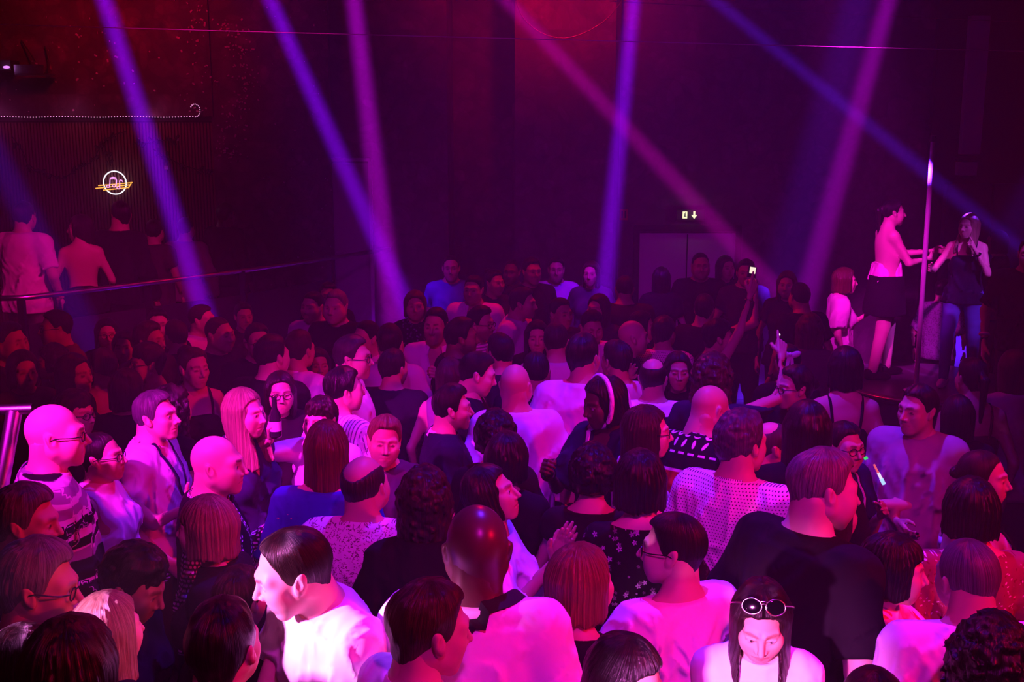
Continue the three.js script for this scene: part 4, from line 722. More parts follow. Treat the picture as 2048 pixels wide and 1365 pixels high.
// ---------------------------------------------------------------- stage under the camera, trusses and lamp housings
structure('stage', boxAt(14, 1.3, 5.2, 0, 0.65, 1.1), blackM);
function truss(y, z, label) {
  const t = thing('lighting_truss', label, 'truss');
  const list = []; for (const [dy, dz] of [[0.15, 0.15], [0.15, -0.15], [-0.15, 0.15], [-0.15, -0.15]]) list.push(tubeAlong([[-6.9, y + dy, z + dz], [0, y + dy, z + dz], [6.9, y + dy, z + dz]], 0.025, 4, 6));
  part('chord', merged(list), darkSteel, t);
  for (let x = -6.6; x < 6.6; x += 0.6) part('brace', tubeAlong([[x, y - 0.15, z + 0.15], [x + 0.3, y + 0.15, z + 0.15], [x + 0.6, y - 0.15, z + 0.15]], 0.012, 4, 5), darkSteel, t);
  for (const x of [-5, 5]) part('hanger', boxAt(0.03, 8 - y - 0.1, 0.03, x, (8 + y) / 2, z), blackM, t);
}
truss(7.4, -7.2, 'dark metal lighting truss carrying the narrow beam lamps'); truss(6.95, -0.2, 'dark metal lighting truss above the stage');
LIGHTS.forEach(({ l, from, to, color, angle }, i) => {
  const dir = new THREE.Vector3(...to).sub(new THREE.Vector3(...from)).normalize(), q = new THREE.Quaternion().setFromUnitVectors(new THREE.Vector3(0, 0, 1), dir);
  const hue = color[1] > 0.1 ? 'pale pink' : color[2] > 2 * color[0] ? 'violet-blue' : color[0] > 5 * color[2] ? 'red' : 'magenta', big = angle > 4;
  const t = thing(big ? 'wash_light' : 'beam_light', `${big ? 'can-shaped stage lamp giving a wide' : 'slim moving-head stage lamp giving a narrow'} ${hue} ${big ? 'wash' : 'beam'}`, 'stage lamp', `${big ? 'wash' : 'beam'} lamps with ${hue} light`);
  const s = big ? 1.2 : 0.9, body = new THREE.LatheGeometry([[0, -0.32], [0.07, -0.32], [0.1, -0.26], [0.1, -0.06], [0.085, -0.05], [0, -0.05]].map(([x, y]) => new THREE.Vector2(x * s, y)), 20);
  body.rotateX(Math.PI / 2); const b = part('housing', body, blackM, t); b.position.set(...from); b.quaternion.copy(q);
  const lens = new THREE.CircleGeometry(0.06 * s, 8); lens.translate(0, 0, -0.044); const e = part('lamp_lens', lens, new THREE.MeshStandardMaterial({ color: '#000000', emissive: new THREE.Color().setRGB(...color), emissiveIntensity: 0.1 }), t); e.position.set(...from); e.quaternion.copy(q);
  const top = from[1] > 3 ? (from[2] < -6 && from[1] > 6 ? 7.25 : from[1] > 5.9 ? 6.8 : 8) : 0, yk = new THREE.BoxGeometry(0.03, Math.abs(top - from[1]) - 0.08, 0.03); const up = part(top ? 'yoke' : 'stand', yk, darkSteel, t); up.position.set(from[0] - dir.x * 0.2, (top + from[1]) / 2, from[2] - dir.z * 0.2);
});
// ---------------------------------------------------------------- the people
const tee = (mat, o = {}) => ({ mat, ...o }), shirt = (mat, o = {}) => ({ mat, collar: 1, sleeve: 0.8, name: 'shirt', ...o }), cami = (mat, o = {}) => ({ mat, sleeve: 0, strap: 0.37, straps: 1, fit: 0.15, name: 'camisole', ...o });
const pat = (pattern, rep, tint) => cloth('#ffffff', { pattern, rep, ...(tint ? { tint } : {}) });
const PEOPLE = [
  { x: -1.37, z: -2.95, T: 1.73, yaw: -50, hy: -15, lod: 0, seed: 11, sex:'f',hairColor:'#2a1a12',hair:'lob',skin:1,top:tee(black), label: 'woman with dark brown hair beside the wide brown hairdo and the silver-haired man' },
  { x: -1.15, z: -2.80, T: 1.81, yaw: 175, hy: -10, lod: 0, seed: 18, sex:'f',hairColor:'#241310',hair:'chinbob',hs:1.12,skin:1,top:tee(black), label: 'woman with a broad dark brown bob, back turned, next to the pale blonde bob' },
  { x: -1.22, z: -3.26, T: 1.70, yaw: 150, hy: -10, lod: 0, seed: 25, sex:'f',hairColor:'#d9c48f',hair:'lob',skin:0,top:tee(black),L:'bent', label: 'woman with a smooth pale blonde bob lit bright pink, seen from behind' },
  { x: -1.28, z: -3.67, T: 1.67, yaw: 75, hy: 7, lod: 0, seed: 32, sex:'f',hairColor:'#130e0d',hair:'wavyshort',skin:3,hp:22,lean:8,hs:1.1,top:tee(cloth('#1d1220'),{sleeve:1.9}),R:{to:[0.02,0.3,0.3],hand:'grip',fine:1,fingers:[0,0.5,1]},L:'front', label: 'dark-skinned woman with short black wavy hair looking down, bent hand below her chin' },
  { x: -1.48, z: -3.39, T: 1.80, yaw: 105, hy: -5, lod: 0, seed: 39, sex:'m',hairColor:'#a49da2',fineHead:1,hair:'full',hs:1.08,skin:1,glasses:1,hp:10,top:tee(white),necklace:blackGloss, label: 'silver-haired man with thin glasses, cord necklace and white t-shirt, red face in profile' },
  { x: -1.80, z: -4.07, T: 1.76, yaw: 95, hy: -3, lod: 0, seed: 46, sex:'m',hairColor:'#8d868a',hair:'full',hs:1.05,skin:1,hp:6,top:tee(cloth('#3a3040')), label: 'grey-haired man with a red-lit profile behind the silver-haired man in glasses' },
  { x: -1.93, z: -4.71, T: 1.92, yaw: 120, hy: -15, lod: 0, seed: 53, sex:'m',hair:'bald',head:'m1',skin:0,glasses:1,belly:0.5,top:shirt(pat('bold',2.2)), label: 'bald man with glasses, bright pink scalp and bold dark-and-pale wave print shirt' },
  { x: -1.92, z: -5.19, T: 1.66, yaw: 85, hy: 3, lod: 0, seed: 60, sex:'f',hairColor:'#130e0d',hair:'tied',head:'f1',skin:1,glasses:1,build:0.25,lean:-4,hp:-4,top:tee(cloth('#d8d0e6'),{sleeve:0,fit:0.35,neck:'high',collar:1,name:'sleeveless_blouse'}),R:{to:[0.24,0.14,0.22]},L:{to:[0.16,0.34,0.36],hand:'open',fine:1,fingers:[0.2,1,0.4]}, label: 'woman with dark tied-back hair, glasses and white sleeveless collared blouse, one hand raised' },
  { x: -1.80, z: -5.65, T: 1.74, yaw: 85, hy: -7, lod: 0, seed: 67, sex:'m',hairColor:'#77707a',fineHead:1,hair:'short',head:'m2',skin:0,hp:-6,top:shirt(cloth('#cfc6dc'),{sleeve:0.85}),R:'easy',L:'bent', label: 'lean grey-haired man in a pale short-sleeved shirt with pink-lit collar, chin raised' },
  { x: -1.25, z: -4.71, T: 1.78, yaw: 100, hy: -12, lod: 0, seed: 74, sex:'m',fineHead:1,hair:'bald',head:'m1',skin:0,belly:0.4,vest:cloth('#1a1420'),top:shirt(pat('polka',5),{sleeve:1.95}),L:'chest', label: 'bald man with pink-lit head in a dotted shirt under a dark waistcoat' },
  { x: -1.15, z: -4.09, T: 1.72, yaw: -95, hy: -5, lod: 0, seed: 81, sex:'f',hairColor:'#d9c48f',hair:'bobfringe',hairFine:.9,skin:0,top:shirt(cloth('#1c1220'),{sleeve:1.9,name:'blouse'}), label: 'woman with a straight pinkish-blonde bob in profile, dark collared blouse' },
  { x: -1.35, z: -5.65, T: 1.76, yaw: 60, hy: 8, lod: 0, seed: 88, sex:'f',hairColor:'#d9c48f',fineHead:1,hair:'longfront',head:'f1',skin:0,top:tee(cloth('#2a2350'),{neck:'v',sleeve:1.2}), label: 'woman with long straight blonde hair, bright pink face and dark v-neck top' },
  { x: -0.68, z: -3.36, T: 1.86, yaw: -50, hy: -24, lod: 0, seed: 95, sex:'m',hairColor:'#2d1c16',fineHead:1,hair:'receding',head:'ml',skin:0,lean:16,hp:13,beard:0.12,top:tee(white,{fold:0.012}),R:{to:[0.08,0.1,0.42],hand:'relaxed',fine:1},L:{to:[0.1,0.14,0.38],hand:'grip',fine:1}, label: 'laughing man leaning down in a white t-shirt, face flooded with white light' },
  { x: -0.80, z: -2.98, T: 1.79, yaw: 160, hy: 5, lod: 0, seed: 102, sex:'m',hairColor:'#130e0d',hair:'short',skin:1,hs:1.04,top:tee(cloth('#3a1830')), label: 'man with short black hair, back turned, close in front of the laughing man' },
  { x: -0.94, z: -3.74, T: 1.58, yaw: 140, hy: 10, lod: 0, seed: 109, sex:'f',hairColor:'#3a1712',hair:'pixie',skin:1,top:tee(black,{sleeve:1.9}), label: 'person with short reddish-dark hair lit from above between the two bobs and the laughing man' },
  { x: -0.81, z: -4.84, T: 1.81, yaw: 180, hy: 5, lod: 0, seed: 116, sex:'f',hairColor:'#8a4a34',hair:'lob',skin:0,build:0.45,top:tee(cloth('#3a2fa8'),{neck:'wide',sleeve:0.9,name:'jersey_top'}), label: 'woman with an auburn bob from behind in a royal blue top' },
  { x: -0.60, z: -4.49, T: 1.76, yaw: 172, hy: -12, lod: 0, seed: 123, sex:'m',hairColor:'#4a3a3a',hair:'ring',skin:1,build:0.4,top:shirt(pat('speckle',5),{sleeve:0.9}), label: 'man with a bald red-lit crown in a pink shirt covered with dark flecks' },
  { x: -0.62, z: -5.39, T: 1.68, yaw: 5, hy: 7, lod: 1, seed: 130, sex:'f',hairColor:'#b8955c',fineHead:2,hair:'full',head:'f1',skin:1,earring:1,hr:-6,top:tee(cloth('#4a3848')), label: 'woman with a short blonde crop and hoop earrings facing forward' },
  { x: -0.33, z: -4.18, T: 1.81, yaw: 180, hy: -2, lod: 0, seed: 137, sex:'f',hairColor:'#3c1f1a',hair:'wavylong',skin:0,top:tee(black,{sleeve:1.8}),build:0.2, label: 'woman with long tousled brown hair over a black top, back turned' },
  { x: -0.11, z: -3.41, T: 1.92, yaw: 172, hy: 13, lod: 0, seed: 144, sex:'m',hair:'bald',head:'mb',skin:4,skinGloss:1,build:0.9,hs:1.08,top:tee(white,{sleeve:0.8,fold:0.01}), label: 'broad-shouldered dark-skinned man with a shaved head, white t-shirt and black shoulder strap' },
  { x: -0.23, z: -3.03, T: 1.82, yaw: 125, hy: -7, lod: 0, seed: 151, sex:'m',hairColor:'#4a281c',hair:'short',skin:1,hs:1.06,hp:8,top:shirt(white), label: 'brown-haired man in a white shirt turned three-quarters away, in front of the shoulder strap' },
  { x: -0.08, z: -4.49, T: 1.71, yaw: 72, hy: 6, lod: 0, seed: 158, sex:'f',hairColor:'#130e0d',fineHead:1,hair:'bob',head:'f1',hp:-18,skin:1,top:tee(cloth('#efe9f2'),{sleeve:1.1,sr:0.035,neck:'wide'}),L:{to:'clasp',hand:'flat',fine:1,fingers:[0,1,0.35],palm:[-1,0,0]},R:{to:'clasp',hand:'flat',fine:1,fingers:[0,1,0.35],palm:[-1,0,0]},build:0.25, label: 'woman with black hair and a flower earring looking up, hands pressed together' },
  { x: 0.23, z: -3.54, T: 1.74, yaw: 140, hy: -10, lod: 0, seed: 165, sex:'f',hairColor:'#b98a60',hair:'bob',skin:0,top:tee(cloth('#1a1226'),{neck:'wide'}),hs:1.03, label: 'woman with a light brown bob and bare red neck above a dark top' },
  { x: 0.56, z: -3.81, T: 1.75, yaw: -150, hy: 42, lod: 0, seed: 172, sex:'f',hairColor:'#2b1d2c',fineHead:1,hair:'crop',head:'f1',skin:0,glasses:1,build:0.35,hs:1.05,top:tee(cloth('#f2e8f4'),{sleeve:0.75,sr:0.055,neck:'wide',fold:0.012,name:'flutter_sleeve_top'}),L:{to:[0.3,0.35,0.25]},R:{to:[0.28,0.42,0.3],hand:'open',fine:1,fingers:[0.4,1,0.2],palm:[0,0,-1]}, label: 'woman with cropped dark hair and glasses in a white flutter-sleeved top, hand raised' },
  { x: 0.32, z: -2.93, T: 1.70, yaw: 55, hy: -5, lod: 0, seed: 179, sex:'f',hairColor:'#1c1015',hair:'lob',skin:1,hs:1.05,hp:14,top:tee(white), label: 'woman with smooth black hair parted high, bending beside the light brown bob' },
  { x: 0.77, z: -3.32, T: 1.70, yaw: -8, hy: -2, lod: 0, seed: 186, sex:'f',hairColor:'#321a1c',fineHead:1,hair:'longfront',head:'f0',skin:0,hp:20,lean:5,top:tee(cloth('#f4eff4'),{fold:0.008}),L:'front',R:'front', label: 'young woman looking down with sunglasses pushed up on her long dark hair, white printed t-shirt' },
  { x: 1.11, z: -3.91, T: 1.95, yaw: 125, hy: -27, lod: 0, seed: 193, sex:'m',hairColor:'#a8989a',fineHead:1,hair:'short',head:'m1',skin:0,hp:6,build:0.75,lean:6,beard:0.08,top:tee(black,{sleeve:0.85,fold:0.007}),R:{to:'down'},L:'easy', label: 'large grey-haired man in a black t-shirt, head turned in profile' },
  { x: 1.33, z: -3.76, T: 1.69, yaw: 70, hy: 8, lod: 0, seed: 200, sex:'f',hairColor:'#231416',fineHead:1,hair:'chinbob',head:'f1',skin:0,hp:4,top:tee(pat('swirl',2.6),{sleeve:0.9,sr:0.04}),L:{to:[0.16,0.36,0.42],hand:'relaxed',fine:1,fingers:[0,0.1,1],palm:[-0.3,-1,0]},R:'bent', label: 'woman with a dark bob in a red and white swirl-print blouse, hand raised' },
  { x: 1.45, z: -3.45, T: 1.80, yaw: 178, hy: 12, lod: 0, seed: 207, sex:'m',hairColor:'#8d868a',hair:'buzz',skin:1,build:0.9,lean:8,hr:-8,top:shirt(pat('plain',4,'#efe4f0'),{sleeve:0.85,name:'polo_shirt',fold:0.01}),R:'easy',L:'easy', label: 'heavy-set man with cropped grey hair in a pale pink polo shirt, back turned' },
  { x: 1.37, z: -3.05, T: 1.71, yaw: 170, hy: -20, lod: 0, seed: 214, sex:'f',hairColor:'#130e0d',hair:'curlylong',skin:1,hs:1.05,top:tee(black), label: 'woman with a mass of dark curls in front of the pink polo shirt' },
  { x: 0.97, z: -2.85, T: 1.66, yaw: 170, hy: 0, lod: 1, seed: 221, sex:'f',hairColor:'#130e0d',hair:'bob',skin:1,top:tee(black), label: 'dark-haired head just below the swirl-print blouse' },
  { x: 1.76, z: -4.21, T: 1.75, yaw: 178, hy: -8, lod: 0, seed: 228, sex:'f',hairColor:'#1a0f10',hair:'chinbob',skin:0,build:0.5,top:tee(pat('redfloral',4),{sleeve:0.8,neck:'wide'}), label: 'woman with a dark bob from behind in a red and white leaf-print blouse' },
  { x: 2.04, z: -4.76, T: 1.70, yaw: 50, hy: 12, lod: 1, seed: 235, sex:'f',hairColor:'#4a2c2a',fineHead:2,hair:'tied',head:'f0',skin:0,build:0.2,top:tee(cloth('#cbbcd2'),{sleeve:0,strap:0.4,straps:1}),L:'chest', label: 'smiling woman with swept-back hair, pale sleeveless top and black bag strap' },
  { x: 1.28, z: -4.36, T: 1.68, yaw: 120, hy: -10, lod: 1, seed: 242, sex:'f',hairColor:'#472c1b',hair:'bob',skin:1,build:0.5,top:tee(pat('heather',3),{sleeve:0.9}), label: 'woman in a streaky grey top tucked behind the man in the black t-shirt' },
  { x: 1.64, z: -5.46, T: 1.63, yaw: 35, hy: -7, lod: 1, seed: 249, sex:'m',hairColor:'#130e0d',fineHead:2,hair:'short',skin:1,glasses:1,top:tee(navy,{sleeve:0.8}),L:'chest', label: 'man with glasses and a blue-lit face in a navy shirt with a lanyard' },
  { x: 0.98, z: -4.72, T: 1.88, yaw: 145, hy: -20, lod: 0, seed: 256, sex:'m',hairColor:'#6e6474',hair:'wavyshort',skin:1,build:0.5,top:shirt(pat('dots',7),{sleeve:1.9}),R:'easy', label: 'man with greying wavy hair in a pale dotted long-sleeved shirt' },
  { x: 1.26, z: -5.34, T: 1.67, yaw: 100, hy: -5, lod: 1, seed: 263, sex:'m',hair:'thin',hairColor:'#6a6066',skin:0,build:0.3,top:tee(cloth('#1f2350')), label: 'balding man in a navy t-shirt behind the dotted shirt' },
  { x: 1.01, z: -5.67, T: 1.76, yaw: 140, hy: -20, lod: 1, seed: 270, sex:'m',hair:'bald',head:'m1',skin:1,lean:14,hp:20,build:0.4,top:shirt(pat('baroque',2.4),{sleeve:0.85}), label: 'bald man bowing his head in a red and black baroque print shirt' },
  { x: 2.09, z: -5.75, T: 1.75, yaw: -35, hy: -23, lod: 1, seed: 277, sex:'m',hairColor:'#2a1a12',fineHead:2,hair:'short',head:'m2',skin:0,build:0.2,top:tee(cloth('#a995a2'),{sleeve:0.95,sr:0.03}),L:'fold',R:'belly', label: 'young dark-haired man in a loose dusty-pink t-shirt, arms crossed at the waist' },
  { x: 2.67, z: -6.51, T: 1.74, yaw: 178, hy: 7, lod: 1, seed: 284, sex:'f',hairColor:'#130e0d',hair:'pony',skin:1,top:cami(cloth('#4a0c18')),R:'down',L:'down', label: 'woman with a long dark ponytail in a maroon strappy top, back turned' },
  { x: 1.93, z: -6.52, T: 1.80, yaw: 175, hy: 3, lod: 1, seed: 291, sex:'f',hairColor:'#130e0d',hair:'bob',skin:0,top:cami(black), label: 'woman with a black bob and bare shoulders in a thin-strapped top' },
  { x: 1.59, z: -6.32, T: 1.73, yaw: -60, hy: -15, lod: 1, seed: 298, sex:'f',hairColor:'#130e0d',fineHead:2,hair:'updo',skin:1,glasses:1,top:tee(black,{sleeve:0.5}), label: 'woman with round glasses and dark hair pinned up, facing the pointing hand' },
  { x: 1.77, z: -7.20, T: 1.68, yaw: 165, hy: 5, lod: 1, seed: 305, sex:'f',hairColor:'#130e0d',hair:'bun',skin:1,top:tee(black), label: 'woman with a white ribbon bow tied in her dark hair' },
  { x: 1.31, z: -4.94, T: 1.87, yaw: 165, hy: 5, lod: 1, seed: 312, sex:'f',hairColor:'#170e10',hair:'vlong',skin:1,hs:1.06,top:tee(black,{sleeve:1.8}), label: 'woman with very long dark hair down her back and a thin bag strap' },
  { x: 0.46, z: -5.65, T: 1.82, yaw: -45, hy: -17, lod: 0, seed: 319, sex:'f',hairColor:'#100b10',fineHead:1,hair:'bob',head:'fb',skin:4,hp:12,top:tee(cloth('#141838'),{sleeve:0.9,neck:'v',sr:0.035}),R:{to:'drink',hand:'grip',fine:1},L:'bent', label: 'dark-skinned woman with a patterned headband and pale strap over a dark blue top' },
  { x: 0.65, z: -5.29, T: 1.76, yaw: 85, hy: 3, lod: 0, seed: 326, sex:'f',hairColor:'#4a2620',fineHead:2,hair:'lob',skin:0,glasses:1,top:tee(white,{sleeve:0,neck:'v'}), label: 'woman with brown hair tucked behind her ear and dark-rimmed glasses in profile' },
  { x: 0.51, z: -4.38, T: 1.81, yaw: 178, hy: -6, lod: 0, seed: 333, sex:'f',hairColor:'#1f0f14',hair:'chinbob',skin:0,build:0.2,top:tee(pat('floral',4),{sleeve:0.8,neck:'wide'}), label: 'woman with a full dark bob in a black blouse with pale flower sprigs' },
  { x: 0.35, z: -4.79, T: 1.71, yaw: 170, hy: 8, lod: 1, seed: 340, sex:'f',hairColor:'#130e0d',hair:'curly',skin:1,top:tee(black,{sleeve:0.25,neck:'wide'}),L:'bent', label: 'woman with dark curly hair and a bare shoulder beside the flower-sprig blouse' },
  { x: -0.08, z: -5.41, T: 1.70, yaw: 178, hy: 2, lod: 1, seed: 347, sex:'f',hairColor:'#130e0d',hair:'curly',skin:1,top:tee(black), label: 'woman with a black curly crop behind the woman with the flower earring' },
  { x: -0.02, z: -5.00, T: 1.71, yaw: 165, hy: -5, lod: 1, seed: 354, sex:'f',hairColor:'#1c1012',hair:'chinbob',skin:1,top:tee(black), label: 'woman with a black chin-length bob between the curly crop and the shaved head' },
  { x: -0.32, z: -6.03, T: 1.68, yaw: 100, hy: -4, lod: 0, seed: 361, sex:'m',hairColor:'#130e0d',fineHead:1,hair:'quiff',head:'m2',skin:1,beard:0.6,top:shirt(cloth('#14122a'),{sleeve:0.7,collarMat:white,name:'polo_shirt'}), label: 'dark-bearded young man in a navy polo with white collar trim' },
  { x: -0.20, z: -6.58, T: 1.75, yaw: 85, hy: 10, lod: 1, seed: 368, sex:'m',hairColor:'#130e0d',hair:'crop',skin:0,hp:16,top:shirt(black,{collarMat:white}), label: 'young man with blue-lit cropped hair looking down, white inner collar' },
  { x: 0.02, z: -6.25, T: 1.76, yaw: 185, hy: -20, lod: 1, seed: 375, sex:'m',hair:'bald',head:'m1',skin:1,build:0.4,top:tee(cloth('#cfd2f4'),{sleeve:0.9}), label: 'bald man from behind in a pale t-shirt edged with blue light' },
  { x: 0.15, z: -6.89, T: 1.69, yaw: 170, hy: 5, lod: 1, seed: 382, sex:'m',hairColor:'#130e0d',hair:'crop',skin:2,build:0.6,top:tee(cloth('#0f1020')), label: 'broad man in a black t-shirt right behind the bald man\'s shoulder' },
  { x: -0.38, z: -6.94, T: 1.65, yaw: 165, hy: 5, lod: 1, seed: 389, sex:'f',hairColor:'#5a3a3c',hair:'long',skin:0,top:tee(cloth('#8a6a90'),{sleeve:0}), label: 'woman with long light brown hair, back turned, behind the bearded young man' },
  { x: -0.75, z: -7.12, T: 1.66, yaw: 165, hy: -15, lod: 1, seed: 396, sex:'m',hairColor:'#332026',hair:'short',skin:1,build:0.3,top:tee(cloth('#1a1226'),{sleeve:0.9}), label: 'dark-haired man in a plum-black t-shirt, back turned, behind the blonde crop' },
  { x: -0.94, z: -6.30, T: 1.72, yaw: 140, hy: -25, lod: 1, seed: 403, sex:'m',hairColor:'#130e0d',hair:'full',skin:1,top:shirt(pat('vstripes',4),{sleeve:1.9}), label: 'black-haired man in a white shirt with fine stripes, leaning toward the wavy-haired woman' },
  { x: -1.01, z: -5.85, T: 1.66, yaw: -15, hy: -7, lod: 0, seed: 410, sex:'f',hairColor:'#3a2018',fineHead:2,hair:'wavyshort',head:'f1',skin:0,R:{to:[0.16,0.62,0.3],hand:'grip',fine:1,fingers:[0,1,0.4]},top:shirt(white,{sleeve:1.9,name:'blouse'}), label: 'woman with short wavy brown hair and bright pink face in a white blouse' },
  { x: -0.95, z: -6.74, T: 1.82, yaw: 90, hy: -6, lod: 1, seed: 417, sex:'m',hairColor:'#4c4648',hair:'short',skin:1,glasses:1,build:0.2,top:shirt(white,{sleeve:1.9}), label: 'man with dark-rimmed glasses in profile and white shirt' },
  { x: -1.04, z: -8.03, T: 1.68, yaw: -30, hy: -15, lod: 1, seed: 424, sex:'m',hairColor:'#130e0d',hair:'crop',skin:1,top:tee(cloth('#e0c8dc')), label: 'square-faced man with cropped black hair and pale t-shirt behind the man in glasses' },
  { x: -1.47, z: -6.92, T: 1.79, yaw: 160, hy: -20, lod: 1, seed: 431, sex:'m',hairColor:'#130e0d',hair:'short',skin:1,build:0.3,top:tee(black,{sleeve:0.9}),L:'bent', label: 'man with thick dark hair in a black t-shirt with a hand resting on his shoulder' },
  { x: -1.33, z: -7.74, T: 1.54, yaw: 15, hy: 3, lod: 1, seed: 438, sex:'f',hairColor:'#130e0d',fineHead:2,hair:'longfront',head:'f2',skin:2,top:tee(black), label: 'woman with long black hair and full lips looking sideways' },
  { x: -1.38, z: -7.34, T: 1.74, yaw: 150, hy: 0, lod: 1, seed: 445, sex:'m',hairColor:'#472c1b',hair:'short',skin:1,top:shirt(white), label: 'brown-haired man seen from behind with a white collar' },
  { x: -1.74, z: -7.71, T: 1.72, yaw: 15, hy: 15, lod: 1, seed: 452, sex:'m',hairColor:'#130e0d',fineHead:2,hair:'crop',skin:1,glasses:1,top:tee(black,{sleeve:0.8}), label: 'smiling man with glasses and cropped hair in a black t-shirt' },
  { x: -2.06, z: -7.97, T: 1.72, yaw: 50, hy: 10, lod: 1, seed: 459, sex:'m',hairColor:'#4c4648',hair:'buzz',skin:1,build:0.5,top:tee(black), label: 'stocky man with a shaved head in a black t-shirt, lit by the violet beam' },
  { x: -2.47, z: -9.04, T: 1.63, yaw: 75, hy: 5, lod: 1, seed: 466, sex:'m',hairColor:'#4c4648',hair:'crop',skin:0,top:shirt(white), label: 'tall man in a white shirt standing in the violet beam' },
  { x: -2.24, z: -9.46, T: 1.58, yaw: 15, hy: 15, lod: 2, seed: 473, sex:'f',hairColor:'#130e0d',hair:'bun',head:'f2',skin:2,top:tee(cloth('#2c1420')), label: 'woman with dark hair drawn back, face turned aside, above the man in glasses' },
  { x: -1.63, z: -9.27, T: 1.70, yaw: -15, hy: -10, lod: 2, seed: 480, sex:'m',hairColor:'#130e0d',hair:'crop',skin:1,beard:0.5,top:shirt(cloth('#b7a0bc')), label: 'bearded man in a pale open shirt beside the white-haired man' },
  { x: -1.38, z: -8.88, T: 1.77, yaw: -12, hy: -2, lod: 1, seed: 487, sex:'m',hairColor:'#cfc8cc',fineHead:2,hair:'short',head:'m1',skin:0,top:shirt(black), label: 'white-haired man in a black shirt facing forward' },
  { x: -1.62, z: -10.02, T: 1.67, yaw: 20, hy: -10, lod: 2, seed: 494, sex:'m',hairColor:'#130e0d',hair:'crop',skin:2,top:tee(black), label: 'man mostly hidden behind the white-haired man' },
  { x: -1.92, z: -6.79, T: 1.74, yaw: 35, hy: 10, lod: 1, seed: 501, sex:'f',hairColor:'#5a3826',fineHead:2,hair:'bun',head:'f2',skin:0,earring:'big',earringMat:blackGloss,top:cami(cloth('#1d1216')), label: 'smiling woman with hair pinned up, dark disc earring and bare shoulders' },
  { x: -2.27, z: -6.97, T: 1.73, yaw: -40, hy: -15, lod: 1, seed: 508, sex:'f',hairColor:'#2a1a12',hair:'wavyshort',skin:1,glasses:1,earring:1,top:cami(black), label: 'woman with dark hair, glasses and a black strap over her shoulder' },
  { x: -2.19, z: -6.38, T: 1.70, yaw: 175, hy: -5, lod: 1, seed: 515, sex:'f',hairColor:'#0d0b14',hair:'bob',skin:2,top:tee(cloth('#12102a')), label: 'dark-haired woman from behind, clip in her hair, standing in the faint blue beam' },
  { x: -2.50, z: -7.80, T: 1.71, yaw: 60, hy: 12, lod: 2, seed: 522, sex:'m',hairColor:'#6a2f1c',hair:'full',skin:1,top:tee(cloth('#2b1a24')), label: 'man with thick reddish hair facing his grey-haired neighbour' },
  { x: -2.50, z: -8.40, T: 1.62, yaw: -150, hy: 10, lod: 2, seed: 529, sex:'m',hairColor:'#57454a',hair:'short',skin:1,top:tee(black), label: 'grey-brown-haired man talking to the man with reddish hair' },
  { x: -2.73, z: -8.73, T: 1.65, yaw: 10, hy: 10, lod: 2, seed: 536, sex:'m',hairColor:'#130e0d',hair:'crop',skin:1,top:tee(black), label: 'man glancing over the reddish-haired man from behind' },
  { x: -3.04, z: -8.48, T: 1.62, yaw: 10, hy: 15, lod: 2, seed: 543, sex:'f',hairColor:'#130e0d',hair:'lob',skin:1,glasses:1,top:tee(cloth('#1c1028')), label: 'person with glasses and dark hair by the platform wall' },
  { x: -2.80, z: -8.14, T: 1.59, yaw: -10, hy: 20, lod: 2, seed: 550, sex:'f',hairColor:'#130e0d',hair:'long',skin:1,top:tee(black), label: 'smiling dark-haired woman next to the person with glasses' },
  { x: -3.30, z: -8.17, T: 1.73, yaw: -45, hy: -15, lod: 2, seed: 557, sex:'m',hairColor:'#130e0d',hair:'short',skin:1,glasses:1,top:tee(cloth('#7a4a42')), label: 'young man with heavy black glasses in a brown t-shirt below the railing' },
  { x: -3.20, z: -7.20, T: 1.82, yaw: 75, hy: -5, lod: 2, seed: 564, sex:'m',hairColor:'#130e0d',hair:'crop',skin:2,top:tee(cloth('#3a2a50')), label: 'dark-haired man in a purple t-shirt beside the railing post' },
  { x: -2.97, z: -6.83, T: 1.71, yaw: 30, hy: 10, lod: 2, seed: 571, sex:'f',hairColor:'#2a1a12',hair:'bob',skin:2,top:tee(cloth('#3b2226')), label: 'woman with a tan face below the dark-haired man\'s shoulder' },
  { x: -3.11, z: -7.59, T: 1.59, yaw: -30, hy: -30, lod: 2, seed: 578, sex:'f',hairColor:'#130e0d',hair:'curly',skin:1,top:tee(black),L:'chin', label: 'woman with dark curls raising a hand to her face' },
  { x: -2.59, z: -6.66, T: 1.73, yaw: 80, hy: -10, lod: 1, seed: 585, sex:'f',hairColor:'#130e0d',hair:'vlong',head:'f2',skin:2,top:tee(black), label: 'woman with very long black hair smiling in profile' },
  { x: -2.61, z: -7.19, T: 1.65, yaw: -170, hy: 20, lod: 1, seed: 592, sex:'m',hairColor:'#6e5a74',hair:'short',skin:1,build:0.2,top:tee(cloth('#c9a6b8')), label: 'grey-haired man in a pale pink t-shirt, back turned' },
  { x: -2.30, z: -5.89, T: 1.69, yaw: 55, hy: 15, lod: 1, seed: 599, sex:'f',hairColor:'#2a1a12',hair:'wavyshort',skin:1,glasses:1,top:tee(cloth('#2a1622')), label: 'woman with tousled dark hair and glasses behind the bald man in the wave print shirt' },
  { x: -1.84, z: -6.06, T: 1.67, yaw: 150, hy: -10, lod: 1, seed: 606, sex:'f',hairColor:'#1a0d0e',hair:'curlylong',skin:1,top:tee(black,{sleeve:0.4}), label: 'woman with dark wavy hair behind the man with the raised chin' },
  { x: -0.54, z: -8.00, T: 1.78, yaw: -8, hy: -4, lod: 1, seed: 613, sex:'m',hairColor:'#130e0d',fineHead:2,hair:'crop',head:'m2',skin:1,beard:0.35,top:shirt(cloth('#e9d6ea'),{neck:'v'}),L:{to:'drink',hand:'grip',fine:1}, label: 'man with a moustache in an open white shirt, fist raised before his chest' },
